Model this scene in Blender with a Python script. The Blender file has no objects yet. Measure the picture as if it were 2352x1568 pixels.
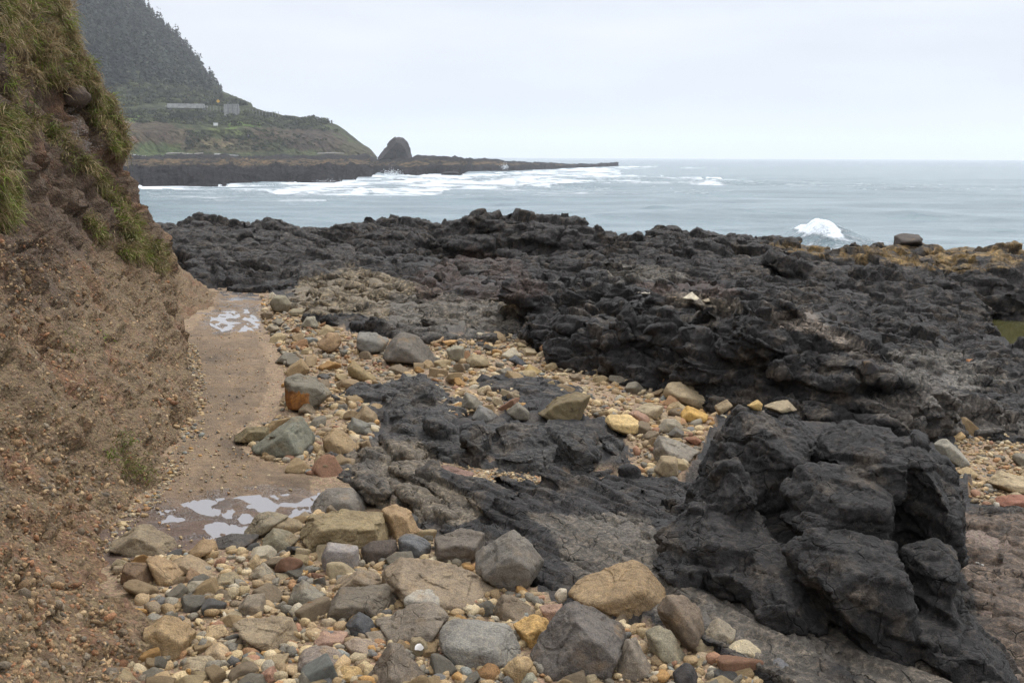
import bpy, bmesh, math, random
import numpy as np
from mathutils import Matrix, Vector
from mathutils.bvhtree import BVHTree

random.seed(7)
RNG = np.random.default_rng(11)
SC = bpy.context.scene
COL = SC.collection

# ------------------------------------------------------------------ camera
FOC = 2522.0                      # focal length in units of a 2352 px wide frame
HOR = 361.0                       # horizon row in that frame
CAM = np.array([0.0, 0.0, 1.7])
PITCH = math.atan((784 - HOR) / FOC)
ROLL = 0.0043
_F = np.array([0, math.cos(PITCH), -math.sin(PITCH)])
_U0 = np.array([0, math.sin(PITCH), math.cos(PITCH)])
_R0 = np.array([1.0, 0, 0])
_R = _R0 + ROLL * _U0; _R /= np.linalg.norm(_R)
_U = _U0 - ROLL * _R0; _U /= np.linalg.norm(_U)
cam_d = bpy.data.cameras.new('camera'); cam = bpy.data.objects.new('camera', cam_d); COL.objects.link(cam)
cam_d.sensor_width = 36; cam_d.lens = 36 * FOC / 2352; cam_d.clip_start = 0.1; cam_d.clip_end = 60000
M = Matrix.Identity(4)
for i in range(3):
    M[i][0], M[i][1], M[i][2], M[i][3] = _R[i], _U[i], -_F[i], CAM[i]
cam.matrix_world = M
SC.camera = cam

# ------------------------------------------------------------------ light and exposure
SUN_EL, SUN_AZ = 56.0, 25.0       # azimuth clockwise from +Y (out to sea)
world = bpy.data.worlds.new('World'); SC.world = world; world.use_nodes = True
wn, wl = world.node_tree.nodes, world.node_tree.links
wn.clear()
w_out = wn.new('ShaderNodeOutputWorld'); w_bg = wn.new('ShaderNodeBackground')
w_sky = wn.new('ShaderNodeTexSky'); w_sky.sky_type = 'NISHITA'; w_sky.sun_disc = False
w_sky.sun_elevation = math.radians(SUN_EL); w_sky.sun_rotation = math.radians(SUN_AZ)
w_sky.dust_density = 3.0
w_tc = wn.new('ShaderNodeTexCoord'); w_map = wn.new('ShaderNodeMapping'); w_map.inputs['Scale'].default_value = (1.6, 1.6, 9.0)
w_n = wn.new('ShaderNodeTexNoise'); w_n.inputs['Scale'].default_value = 1.7; w_n.inputs['Detail'].default_value = 5; w_n.inputs['Roughness'].default_value = 0.5
w_r = wn.new('ShaderNodeValToRGB')
w_r.color_ramp.elements[0].position = 0.34; w_r.color_ramp.elements[0].color = (6.3, 6.75, 7.7, 1)
w_r.color_ramp.elements[1].position = 0.66; w_r.color_ramp.elements[1].color = (7.9, 8.1, 8.5, 1)
w_mx = wn.new('ShaderNodeMix'); w_mx.data_type = 'RGBA'; w_mx.inputs[0].default_value = 0.93
wl.new(w_tc.outputs['Generated'], w_map.inputs['Vector']); wl.new(w_map.outputs['Vector'], w_n.inputs['Vector'])
wl.new(w_n.outputs['Fac'], w_r.inputs['Fac'])
# standard overcast sky: three times as bright overhead as at the horizon
w_sp = wn.new('ShaderNodeSeparateXYZ'); wl.new(w_tc.outputs['Generated'], w_sp.inputs[0])
w_m1 = wn.new('ShaderNodeMath'); w_m1.operation = 'MAXIMUM'; wl.new(w_sp.outputs['Z'], w_m1.inputs[0]); w_m1.inputs[1].default_value = 0.0
w_m2 = wn.new('ShaderNodeMath'); w_m2.operation = 'MULTIPLY_ADD'; wl.new(w_m1.outputs[0], w_m2.inputs[0]); w_m2.inputs[1].default_value = 2.0; w_m2.inputs[2].default_value = 1.0
w_vm = wn.new('ShaderNodeVectorMath'); w_vm.operation = 'SCALE'; wl.new(w_r.outputs['Color'], w_vm.inputs[0]); wl.new(w_m2.outputs[0], w_vm.inputs['Scale'])
wl.new(w_sky.outputs['Color'], w_mx.inputs[6]); wl.new(w_vm.outputs[0], w_mx.inputs[7])
wl.new(w_mx.outputs[2], w_bg.inputs['Color']); w_bg.inputs['Strength'].default_value = 0.066
wl.new(w_bg.outputs['Background'], w_out.inputs['Surface'])
sun_d = bpy.data.lights.new('sun', 'SUN'); sun_d.energy = 1.5; sun_d.angle = math.radians(12); sun_d.color = (1.0, 0.975, 0.94)
sun = bpy.data.objects.new('sun', sun_d); COL.objects.link(sun)
_e, _a = math.radians(SUN_EL), math.radians(SUN_AZ)
sun.rotation_euler = Vector((math.sin(_a) * math.cos(_e), math.cos(_a) * math.cos(_e), math.sin(_e))).to_track_quat('Z', 'Y').to_euler()
SC.view_settings.view_transform = 'Standard'; SC.view_settings.look = 'None'
SC.view_settings.exposure = 0.55; SC.view_settings.gamma = 1.0
SC.view_settings.use_curve_mapping = False
SC.render.engine = 'CYCLES'
SC.cycles.use_denoising = True
SC.cycles.max_bounces = 5; SC.cycles.diffuse_bounces = 3; SC.cycles.glossy_bounces = 3
SC.cycles.transmission_bounces = 3; SC.cycles.volume_bounces = 1
SC.cycles.use_adaptive_sampling = True; SC.cycles.adaptive_threshold = 0.01

# ------------------------------------------------------------------ numeric helpers
def ray(x, y):
    x = np.asarray(x, float); y = np.asarray(y, float)
    return _F + ((x - 1176) / FOC)[..., None] * _R + ((784 - y) / FOC)[..., None] * _U

def at_depth(x, y, d):
    return CAM + np.asarray(d, float)[..., None] * ray(x, y)

def at_z(x, y, z):
    r = ray(x, y)
    return CAM + ((z - CAM[2]) / r[..., 2])[..., None] * r

def project(p):
    q = np.asarray(p) - CAM
    d = np.maximum(q @ _F, 1e-6)
    return 1176 + FOC * (q @ _R) / d, 784 - FOC * (q @ _U) / d, d

_perm = np.random.default_rng(3).integers(0, 1 << 31, 4096).astype(np.int64)
_grad = np.random.default_rng(4).normal(size=(256, 3)); _grad /= np.linalg.norm(_grad, axis=1)[:, None]

def gnoise(p, seed=0):
    """gradient noise about -0.6..0.6"""
    p = np.asarray(p, float)
    i = np.floor(p).astype(np.int64); f = p - i
    u = f * f * f * (f * (f * 6 - 15) + 10)
    out = np.zeros(len(p))
    for dx in (0, 1):
        hx = _perm[(i[:, 0] + dx + seed * 17) & 4095]
        wx = u[:, 0] if dx else 1 - u[:, 0]
        for dy in (0, 1):
            hy = _perm[(hx + i[:, 1] + dy) & 4095]
            wy = wx * (u[:, 1] if dy else 1 - u[:, 1])
            for dz in (0, 1):
                h = _perm[(hy + i[:, 2] + dz) & 4095] & 255
                g = _grad[h]
                w = wy * (u[:, 2] if dz else 1 - u[:, 2])
                out += w * (g[:, 0] * (f[:, 0] - dx) + g[:, 1] * (f[:, 1] - dy) + g[:, 2] * (f[:, 2] - dz))
    return out

def fbm(p, octs=4, seed=0, gain=0.5, ridged=False):
    p = np.asarray(p, float); a = 1.0; s = np.zeros(len(p)); t = 0
    for o in range(octs):
        n = gnoise(p * (2.03 ** o) + o * 7.3, seed + o)
        if ridged: n = 0.5 - 2 * np.abs(n)
        s += a * n; t += a; a *= gain
    return s / t * 1.6

def cells(p, seed=0):
    """chunky facets: every jittered cell is a tilted plane; returns height and distance to the cell border"""
    p = np.asarray(p, float); b = np.floor(p - .5).astype(np.int64)
    d1 = np.full(len(p), 9.0); d2 = np.full(len(p), 9.0); hh = np.zeros(len(p))
    for o in range(8):
        c = b + np.array([o & 1, (o >> 1) & 1, (o >> 2) & 1])
        k = _perm[(_perm[(_perm[(c[:, 0] + seed * 31) & 4095] + c[:, 1]) & 4095] + c[:, 2]) & 4095]
        v = p - (c + .5 + .38 * _grad[k & 255])
        d = np.sqrt((v * v).sum(1))
        g = _grad[(k >> 8) & 255]
        h = ((k >> 16) & 1023) / 1023. * 1.1 - .55 + 1.1 * (g * v).sum(1)
        near = d < d1
        d2 = np.where(near, d1, np.minimum(d2, d)); hh = np.where(near, h, hh); d1 = np.where(near, d, d1)
    return hh, d2 - d1

def sstep(a, b, x):
    t = np.clip((x - a) / (b - a), 0, 1)
    return t * t * (3 - 2 * t)

def in_poly(x, y, poly):
    x = np.asarray(x); y = np.asarray(y); c = np.zeros(x.shape, bool)
    n = len(poly); j = n - 1
    for i in range(n):
        xi, yi = poly[i]; xj, yj = poly[j]
        if yi != yj:
            c ^= ((yi > y) != (yj > y)) & (x < (xj - xi) * (y - yi) / (yj - yi) + xi)
        j = i
    return c

def sample_poly(poly, n, rng=RNG):
    P = np.array(poly, float); lo, hi = P.min(0), P.max(0)
    out = []
    got = 0
    while got < n:
        q = rng.uniform(lo, hi, (n * 3, 2)); q = q[in_poly(q[:, 0], q[:, 1], poly)]
        out.append(q); got += len(q)
    return np.concatenate(out)[:n]

# ------------------------------------------------------------------ mesh helpers
def new_mesh(name, V, Fs, smooth=True):
    me = bpy.data.meshes.new(name)
    V = np.asarray(V, np.float32); Fs = np.asarray(Fs, np.int32)
    me.vertices.add(len(V)); me.vertices.foreach_set('co', V.ravel())
    k = Fs.shape[1]
    me.loops.add(Fs.size); me.loops.foreach_set('vertex_index', Fs.ravel())
    me.polygons.add(len(Fs))
    me.polygons.foreach_set('loop_start', np.arange(0, Fs.size, k, dtype=np.int32))
    me.polygons.foreach_set('loop_total', np.full(len(Fs), k, np.int32))
    me.update(calc_edges=True)
    if smooth: me.polygons.foreach_set('use_smooth', np.ones(len(Fs), bool))
    return me

def set_col(me, C, name='Col'):
    a = me.color_attributes.new(name, 'FLOAT_COLOR', 'POINT')
    C = np.asarray(C, np.float32)
    if C.shape[1] == 3: C = np.concatenate([C, np.ones((len(C), 1), np.float32)], 1)
    a.data.foreach_set('color', C.ravel())

def link(name, me, mat=None, parent=None, loc=None):
    o = bpy.data.objects.new(name, me); COL.objects.link(o)
    if mat is not None and me is not None and len(me.materials) == 0: me.materials.append(mat)
    if parent is not None: o.parent = parent
    if loc is not None: o.location = [float(v) for v in loc]
    return o

def tag(o, label=None, cat=None, group=None, kind=None):
    if label: o['label'] = label
    if cat: o['category'] = cat
    if group: o['group'] = group
    if kind: o['kind'] = kind
    return o

_ico = {}
def ico(level):
    if level not in _ico:
        bm = bmesh.new(); bmesh.ops.create_icosphere(bm, subdivisions=level, radius=1.0)
        bm.verts.ensure_lookup_table()
        V = np.array([v.co[:] for v in bm.verts]); Fs = np.array([[v.index for v in f.verts] for f in bm.faces])
        bm.free(); _ico[level] = (V / np.linalg.norm(V, axis=1)[:, None], Fs)
    return _ico[level]

def grid_faces(nr, nc):
    i = np.arange(nr - 1)[:, None] * nc + np.arange(nc - 1)[None]
    return np.stack([i, i + 1, i + nc + 1, i + nc], -1).reshape(-1, 4)

def clip_solid(S, N, H, k):
    """radial extent of the smooth intersection of half spaces N.p <= H along unit directions S"""
    t = np.maximum(S @ (N / H[:, None]).T, 0)
    return 1.0 / np.maximum((t ** k).sum(1) ** (1.0 / k), 1e-6)

def remesh(V, Fs, voxel):
    me = new_mesh('tmp', V, Fs)
    o = bpy.data.objects.new('tmp', me); COL.objects.link(o)
    m = o.modifiers.new('r', 'REMESH'); m.mode = 'VOXEL'; m.voxel_size = voxel; m.adaptivity = 0
    dg = bpy.context.evaluated_depsgraph_get(); dg.update()
    ev = o.evaluated_get(dg); m2 = ev.to_mesh()
    n = len(m2.vertices); V2 = np.empty(n * 3, np.float32); m2.vertices.foreach_get('co', V2)
    N2 = np.empty(n * 3, np.float32); m2.vertices.foreach_get('normal', N2)
    L = np.empty(len(m2.loops), np.int32); m2.loops.foreach_get('vertex_index', L)
    ev.to_mesh_clear()
    bpy.data.objects.remove(o); bpy.data.meshes.remove(me)
    return V2.reshape(-1, 3).astype(float), N2.reshape(-1, 3).astype(float), L.reshape(-1, 4)

def keep_verts(V, Fs, mask, *attrs):
    fm = mask[Fs].any(1); Fs = Fs[fm]
    used = np.zeros(len(V), bool); used[Fs] = True
    idx = np.cumsum(used) - 1
    return (V[used], idx[Fs]) + tuple(a[used] for a in attrs)

# ------------------------------------------------------------------ material helpers
def mat_new(name):
    m = bpy.data.materials.new(name); m.use_nodes = True
    nt = m.node_tree; nt.nodes.clear()
    out = nt.nodes.new('ShaderNodeOutputMaterial'); b = nt.nodes.new('ShaderNodeBsdfPrincipled')
    nt.links.new(b.outputs[0], out.inputs[0])
    return m, nt, b

class G:
    """tiny node graph helper"""
    def __init__(s, nt): s.nt = nt
    def n(s, t, **kw):
        x = s.nt.nodes.new(t)
        for k, v in kw.items(): setattr(x, k, v)
        return x
    def l(s, a, b): s.nt.links.new(a, b)
    def noise(s, vec, scale, detail=4, rough=0.55, dist=0.0):
        x = s.n('ShaderNodeTexNoise'); x.inputs['Scale'].default_value = scale; x.inputs['Detail'].default_value = detail
        x.inputs['Roughness'].default_value = rough; x.inputs['Distortion'].default_value = dist
        s.l(vec, x.inputs['Vector']); return x.outputs['Fac']
    def voro(s, vec, scale, feature='F1', rnd=1.0):
        x = s.n('ShaderNodeTexVoronoi', feature=feature); x.inputs['Scale'].default_value = scale
        x.inputs['Randomness'].default_value = rnd
        s.l(vec, x.inputs['Vector']); return x
    def ramp(s, fac, a, b, va=0.0, vb=1.0):
        x = s.n('ShaderNodeMapRange', interpolation_type='SMOOTHSTEP')
        x.inputs[1].default_value = a; x.inputs[2].default_value = b; x.inputs[3].default_value = va; x.inputs[4].default_value = vb
        s.l(fac, x.inputs[0]); return x.outputs[0]
    def mix(s, fac, a, b, blend='MIX'):
        x = s.n('ShaderNodeMix', data_type='RGBA', blend_type=blend)
        for sock, v in ((x.inputs[0], fac), (x.inputs[6], a), (x.inputs[7], b)):
            if isinstance(v, (int, float)): sock.default_value = v
            elif isinstance(v, tuple): sock.default_value = v if len(v) == 4 else v + (1,)
            else: s.l(v, sock)
        return x.outputs[2]
    def math(s, op, a, b=0.0):
        x = s.n('ShaderNodeMath', operation=op)
        for sock, v in ((x.inputs[0], a), (x.inputs[1], b)):
            if isinstance(v, (int, float)): sock.default_value = v
            else: s.l(v, sock)
        return x.outputs[0]
    def mapping(s, vec, scale=(1, 1, 1), rot=(0, 0, 0)):
        x = s.n('ShaderNodeMapping'); x.inputs['Scale'].default_value = scale; x.inputs['Rotation'].default_value = rot
        s.l(vec, x.inputs['Vector']); return x.outputs[0]
    def bump(s, h, dist, strength=1.0, normal=None):
        x = s.n('ShaderNodeBump'); x.inputs['Strength'].default_value = strength; x.inputs['Distance'].default_value = dist
        s.l(h, x.inputs['Height'])
        if normal is not None: s.l(normal, x.inputs['Normal'])
        return x.outputs[0]

def stone_material(name, source, crack=0.35, fine=1.0, mottle=0.35, rough=0.8, streak=True, relief=1.0, spec=0.25, light=(1.35, 1.28, 1.15, 1)):
    """weathered stone; source 'object' takes the object's own colour, 'Col' a vertex colour"""
    m, nt, b = mat_new(name); g = G(nt)
    tc = g.n('ShaderNodeTexCoord'); oi = g.n('ShaderNodeObjectInfo')
    off = g.n('ShaderNodeVectorMath', operation='SCALE'); g.l(oi.outputs['Random'], off.inputs[3]); off.inputs[0].default_value = (37, 53, 71)
    add = g.n('ShaderNodeVectorMath', operation='ADD'); g.l(tc.outputs['Object'], add.inputs[0]); g.l(off.outputs[0], add.inputs[1])
    vec = add.outputs[0]
    if source == 'object': base = oi.outputs['Color']
    else:
        at = g.n('ShaderNodeAttribute', attribute_name='Col'); base = at.outputs['Color']
    big = g.noise(vec, 7 * fine, 4, 0.6); mid = g.noise(vec, 38 * fine, 5, 0.65); spk = g.noise(vec, 240 * fine, 3, 0.7)
    c = g.mix(g.ramp(big, 0.3, 0.72), base, (0.74, 0.72, 0.71, 1), 'MULTIPLY') if mottle > 0.2 else base
    hi = g.mix(1.0, c, light, 'MULTIPLY')
    if source == 'object': c = g.mix(g.ramp(g.noise(vec, 9, 4, .6), .56, .76, 0, .5), c, (.34, .215, .10, 1))
    c = g.mix(g.ramp(mid, 0.45, 0.7, 0, mottle * 1.6), c, hi)
    c = g.mix(g.ramp(mid, 0.5, 0.28, 0, mottle * 1.5), c, g.mix(1.0, c, (0.6, 0.58, 0.57, 1), 'MULTIPLY'))
    c = g.mix(g.ramp(spk, 0.36, 0.66, 0.0, 0.75), g.mix(1.0, c, (0.72, 0.72, 0.74, 1), 'MULTIPLY'), g.mix(1.0, c, (1.4, 1.38, 1.32, 1), 'MULTIPLY'))
    if streak:
        sv = g.mapping(vec, (6, 6, 26), (0.5, 0.7, 0.3)); st = g.noise(sv, 1.6 * fine, 4, 0.6, 0.6)
        c = g.mix(g.ramp(st, 0.55, 0.75, 0, 0.45), c, g.mix(1.0, c, (0.5, 0.5, 0.53, 1), 'MULTIPLY'))
    wv = g.n('ShaderNodeVectorMath', operation='ADD'); nz = g.n('ShaderNodeTexNoise'); nz.inputs['Scale'].default_value = 9 * fine
    g.l(vec, nz.inputs['Vector']); sc = g.n('ShaderNodeVectorMath', operation='SCALE'); sc.inputs[3].default_value = 0.12 / fine
    g.l(nz.outputs['Color'], sc.inputs[0]); g.l(vec, wv.inputs[0]); g.l(sc.outputs[0], wv.inputs[1])
    vo = g.voro(wv.outputs[0], 6.5 * fine, 'DISTANCE_TO_EDGE')
    ck = g.ramp(vo.outputs['Distance'], 0.0, 0.022 if crack < .5 else .032, 1, 0)
    gate = g.ramp(g.noise(vec, 5 * fine, 2), 0.5 if crack < .5 else .42, 0.62 if crack < .5 else .55)
    ck = g.math('MULTIPLY', g.math('MULTIPLY', ck, gate), crack)
    c = g.mix(ck, c, g.mix(1.0, c, (0.22, 0.21, 0.2, 1), 'MULTIPLY'))
    g.l(c, b.inputs['Base Color'])
    b.inputs['Roughness'].default_value = rough
    b.inputs['Specular IOR Level'].default_value = spec
    h = g.math('ADD', g.math('MULTIPLY', mid, 0.9 * relief), g.math('MULTIPLY', spk, 0.42 * relief))
    h = g.math('SUBTRACT', h, g.math('MULTIPLY', ck, 0.8))
    g.l(g.bump(h, 0.016 / fine, 0.9), b.inputs['Normal'])
    return m

MAT_BOULDER = stone_material('boulder_stone', 'object', crack=0.35, mottle=0.42)
MAT_PEBBLE = stone_material('pebble_stone', 'Col', crack=0.0, mottle=0.15, rough=0.7, streak=False)
MAT_BASALT = stone_material('dark_basalt', 'Col', crack=0.9, fine=1.0, mottle=0.55, rough=0.62, relief=2.0, spec=.28, light=(2.6, 2.45, 2.25, 1))
MAT_BASALT_FAR = stone_material('dark_basalt_coarse', 'Col', crack=0.6, fine=0.5, mottle=0.6, rough=0.66, relief=2.2, spec=.25, light=(2.5, 2.35, 2.15, 1))

PAL = dict(tan=(.33, .235, .135), ltan=(.42, .32, .19), cream=(.52, .45, .31), grey=(.19, .175, .15), dgrey=(.10, .092, .083),
           brown=(.17, .115, .07), ochre=(.36, .23, .085), yellow=(.55, .35, .11), orange=(.38, .17, .06), red=(.22, .10, .065),
           blue=(.135, .138, .14), pale=(.38, .355, .30), olive=(.18, .15, .085), pink=(.33, .22, .16), green=(.20, .20, .155),
           black=(.045, .043, .043), gtan=(.25, .20, .14), purple=(.25, .23, .215))

# ------------------------------------------------------------------ base terrain: thin surface through known heights
CTRL = [  # column, row, height
    (-200, 1568, 0), (300, 1620, 0), (800, 1620, 0), (1200, 1600, 0), (1700, 1620, -.03), (2352, 1600, -.16), (2600, 1568, -.2),
    (1176, 1400, .02), (600, 1320, 0), (300, 1330, 0), (450, 1200, -.02), (700, 1170, -.02), (1000, 1270, .03), (1300, 1300, .02),
    (560, 1050, 0), (560, 950, 0), (560, 850, 0), (560, 750, -.01), (540, 680, -.03), (400, 900, 0), (300, 760, .0),
    (750, 950, .02), (720, 820, .03), (850, 800, .05), (1100, 860, .04), (1100, 1100, -.05), (1300, 1130, -.08), (1200, 980, .02),
    (1300, 880, .03), (1450, 930, .02), (1600, 960, .03), (1550, 1080, .0), (1800, 970, .03), (1950, 985, .0), (1600, 1250, .05),
    (1500, 1400, .03), (1900, 1530, -.03), (2100, 1568, -.1), (2330, 1400, -.12), (2300, 1220, -.12), (2240, 1080, -.1), (2200, 1000, -.12),
    (2352, 950, -.2), (2100, 900, -.12), (2250, 860, -.25), (2352, 800, -.35), (2300, 720, -.38), (2150, 760, -.3), (2050, 820, -.12),
    (1300, 702, .30), (1450, 688, .38), (1600, 714, .43), (1760, 752, .46), (1900, 787, .44), (1985, 850, .27),
    (1215, 770, .0), (1330, 810, .0), (1430, 855, -.0), (1530, 882, -.0), (1700, 915, .0), (1850, 950, .0), (2000, 960, -.05),
    (1380, 645, .0), (1600, 655, -.02), (1800, 690, .0), (2000, 735, -.1),
    (700, 660, .05), (850, 635, .16), (1000, 690, .16), (1130, 740, .12), (760, 720, .08), (900, 770, .06),
    (620, 640, .0), (520, 640, .0), (450, 610, -.02), (700, 600, .02), (900, 590, .05), (1100, 600, .08), (1000, 640, .02), (1250, 650, .06),
    (1350, 590, .15), (1500, 610, .1), (1700, 620, .1), (1900, 640, .05), (2100, 660, -.05), (2300, 650, .0), (2100, 600, .1),
    (380, 545, .18), (480, 532, .22), (560, 530, .24), (650, 540, .2), (760, 550, .12), (850, 545, .15), (890, 522, .21), (1000, 522, .22),
    (1100, 528, .22), (1190, 514, .30), (1300, 522, .26), (1400, 542, .18), (1500, 572, .1), (1620, 562, .2), (1720, 574, .15), (1790, 566, .22),
    (1900, 585, .15), (2085, 572, .22), (2200, 575, .2), (2352, 585, .2), (2600, 590, .2), (150, 560, .1), (-200, 580, .1)]
_cp = np.array([at_z(a, b, c) for a, b, c in CTRL])
_ext = []
for a, b, c in CTRL:
    if b < 595:                       # beyond the crest the rock falls to the sea
        p = at_z(a, b, c); u = p[:2] / np.linalg.norm(p[:2])
        _ext.append(np.r_[p[:2] + u * 3.0, c - 1.6]); _ext.append(np.r_[p[:2] + u * 9, -5.2])
        _ext.append(np.r_[p[:2] + u * 25, -6.5])
_ext += [np.array([-9, 3, 0.]), np.array([8, 3, -.3]), np.array([0, 0.5, 0]), np.array([-9, 10, .0]), np.array([10, 9, -.4]), np.array([-4, .5, 0]), np.array([4, .5, -.1])]
_cp = np.concatenate([_cp, np.array(_ext)])
def _phi(r): return np.sqrt(r * r + 0.04)
_n = len(_cp)
_A = np.zeros((_n + 3, _n + 3))
_A[:_n, :_n] = _phi(np.linalg.norm(_cp[:, None, :2] - _cp[None, :, :2], axis=2)) - 0.02 * np.eye(_n)
_A[:_n, _n] = 1; _A[:_n, _n + 1:] = _cp[:, :2]; _A[_n:, :_n] = _A[:_n, _n:].T
_W = np.linalg.solve(_A, np.r_[_cp[:, 2], 0, 0, 0])
def terrain(xy):
    xy = np.asarray(xy, float); out = np.empty(len(xy))
    for s in range(0, len(xy), 60000):
        q = xy[s:s + 60000]
        r = np.sqrt(((q[:, None] - _cp[None, :, :2]) ** 2).sum(2))
        out[s:s + 60000] = _phi(r) @ _W[:_n] + _W[_n] + q @ _W[_n + 1:]
    return out

_terrain_exact = terrain
_TA = np.radians(np.linspace(-70, 70, 420)); _TR = np.linspace(math.log(.4), math.log(75), 420)
_tt = _terrain_exact(np.stack([(np.exp(_TR)[:, None] * np.sin(_TA)).ravel(), (np.exp(_TR)[:, None] * np.cos(_TA)).ravel()], 1)).reshape(420, 420)
def terrain(xy):
    xy = np.asarray(xy, float)
    a = np.clip((np.arctan2(xy[:, 0], xy[:, 1]) - _TA[0]) / (_TA[1] - _TA[0]), 0, 418.99)
    r = np.clip((np.log(np.maximum(np.hypot(xy[:, 0], xy[:, 1]), .41)) - _TR[0]) / (_TR[1] - _TR[0]), 0, 418.99)
    i, j = r.astype(int), a.astype(int); u, v = r - i, a - j
    return (_tt[i, j] * (1 - u) + _tt[i + 1, j] * u) * (1 - v) + (_tt[i, j + 1] * (1 - u) + _tt[i + 1, j + 1] * u) * v

def on_ground(x, y):
    """first hit of the view line with the base terrain; arrays in, points out"""
    x = np.atleast_1d(np.asarray(x, float)); y = np.atleast_1d(np.asarray(y, float))
    d = ray(x, y)
    ts = np.geomspace(2.2, 45, 220)
    P = CAM + ts[None, :, None] * d[:, None, :]
    z = terrain(P.reshape(-1, 3)[:, :2]).reshape(len(x), -1)
    below = P[:, :, 2] < z
    k = np.where(below.any(1), below.argmax(1), len(ts) - 1); k = np.maximum(k, 1)
    ar = np.arange(len(x))
    a, b = P[ar, k - 1, 2] - z[ar, k - 1], P[ar, k, 2] - z[ar, k]
    f = np.clip(a / np.where(np.abs(a - b) < 1e-9, 1, a - b), 0, 1)
    t = ts[k - 1] + f * (ts[k] - ts[k - 1])
    out = CAM + t[:, None] * d
    return out

# zoomed-in tracing frames: origin and scale back to the 2352 px frame
ZN = dict(D=(0, 0, 1), A=(0, 1003.8, .36), B=(752.6, 1003.8, .36), C=(1505.3, 1003.8, .36), E=(564.5, 658.6, .36),
          H=(1129, 611.5, .36), R=(1787.5, 658.6, .24))
def zp(zone, pts):
    ox, oy, s = ZN[zone]
    return [(ox + s * a, oy + s * b) for a, b in pts]

# regions of bedrock, path and pools (frame columns / rows, laid on the terrain)
ROCK_POLYS = [
    [(300, 480), (2500, 480), (2500, 840), (2352, 960), (2120, 985), (1960, 960), (1850, 945), (1640, 905), (1530, 880), (1400, 850), (1250, 785), (1195, 745), (1000, 785), (830, 765), (720, 735), (640, 690), (600, 650), (450, 620)],
    [(890, 880), (1000, 870), (1050, 950), (1300, 930), (1440, 1000), (1450, 1090), (1290, 1090), (1080, 1060), (1030, 1040), (1010, 1070), (1090, 1120), (1200, 1170), (1400, 1130), (1560, 1110), (1640, 980), (1700, 930), (2200, 1000), (2230, 1140), (2352, 1170), (2352, 1640), (1950, 1640), (1660, 1470), (1300, 1400), (1110, 1290), (960, 1210), (820, 1120), (850, 1010), (880, 960)]]
PATH_POLY = [(505, 664), (600, 664), (600, 700), (580, 740), (605, 800), (620, 860), (605, 920), (580, 960), (545, 990), (560, 1030), (640, 1060), (720, 1100), (720, 1180), (600, 1200), (560, 1245), (420, 1260), (300, 1290), (230, 1290), (180, 1260), (360, 1120), (420, 1000), (420, 900), (400, 800), (480, 720)]
POOLS = [  # label, polygon, level above base ground, tint
    ('shallow muddy puddle across the near end of the footpath', [(370, 1175), (450, 1150), (560, 1140), (720, 1130), (725, 1170), (640, 1200), (590, 1230), (500, 1235), (400, 1225)], .000),
    ('pale wet puddle at the far bend of the footpath', [(490, 715), (570, 705), (600, 735), (585, 762), (520, 765), (485, 745)], .0),
    ('thin puddle where the far end of the path meets the rocks', [(505, 668), (590, 664), (600, 684), (530, 690)], .0),
    ('small bright puddle beside the round stone on the bedrock', [(1340, 1130), (1400, 1130), (1405, 1160), (1345, 1160)], .01),
    ('trickle of water lying in a crease of the dark bedrock', [(1170, 1160), (1260, 1155), (1310, 1190), (1300, 1220), (1240, 1200), (1180, 1180)], .01),
    ('green-brown tide pool at the right edge of the black rocks', [(2200, 705), (2420, 690), (2500, 790), (2352, 790), (2300, 760), (2240, 730)], .07),
    ('narrow tide pool below the right-hand black ledge', [(2190, 795), (2300, 790), (2310, 815), (2210, 822)], .05)]

def project_noisy(P, amp, freq, seed):
    x, y, d = project(P)
    s = amp * 8.0 / np.maximum(d, 2)
    return x + s * fbm(P * freq, 3, seed), y + 0.6 * s * fbm(P * freq, 3, seed + 9)

def pool_centre(poly):
    c = np.array(poly, float).mean(0); return on_ground([c[0]], [c[1]])[0]
def pool_level(poly):
    q = sample_poly(poly, 80, np.random.default_rng(5)); return float(np.quantile(on_ground(q[:, 0], q[:, 1])[:, 2], .35))

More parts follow.
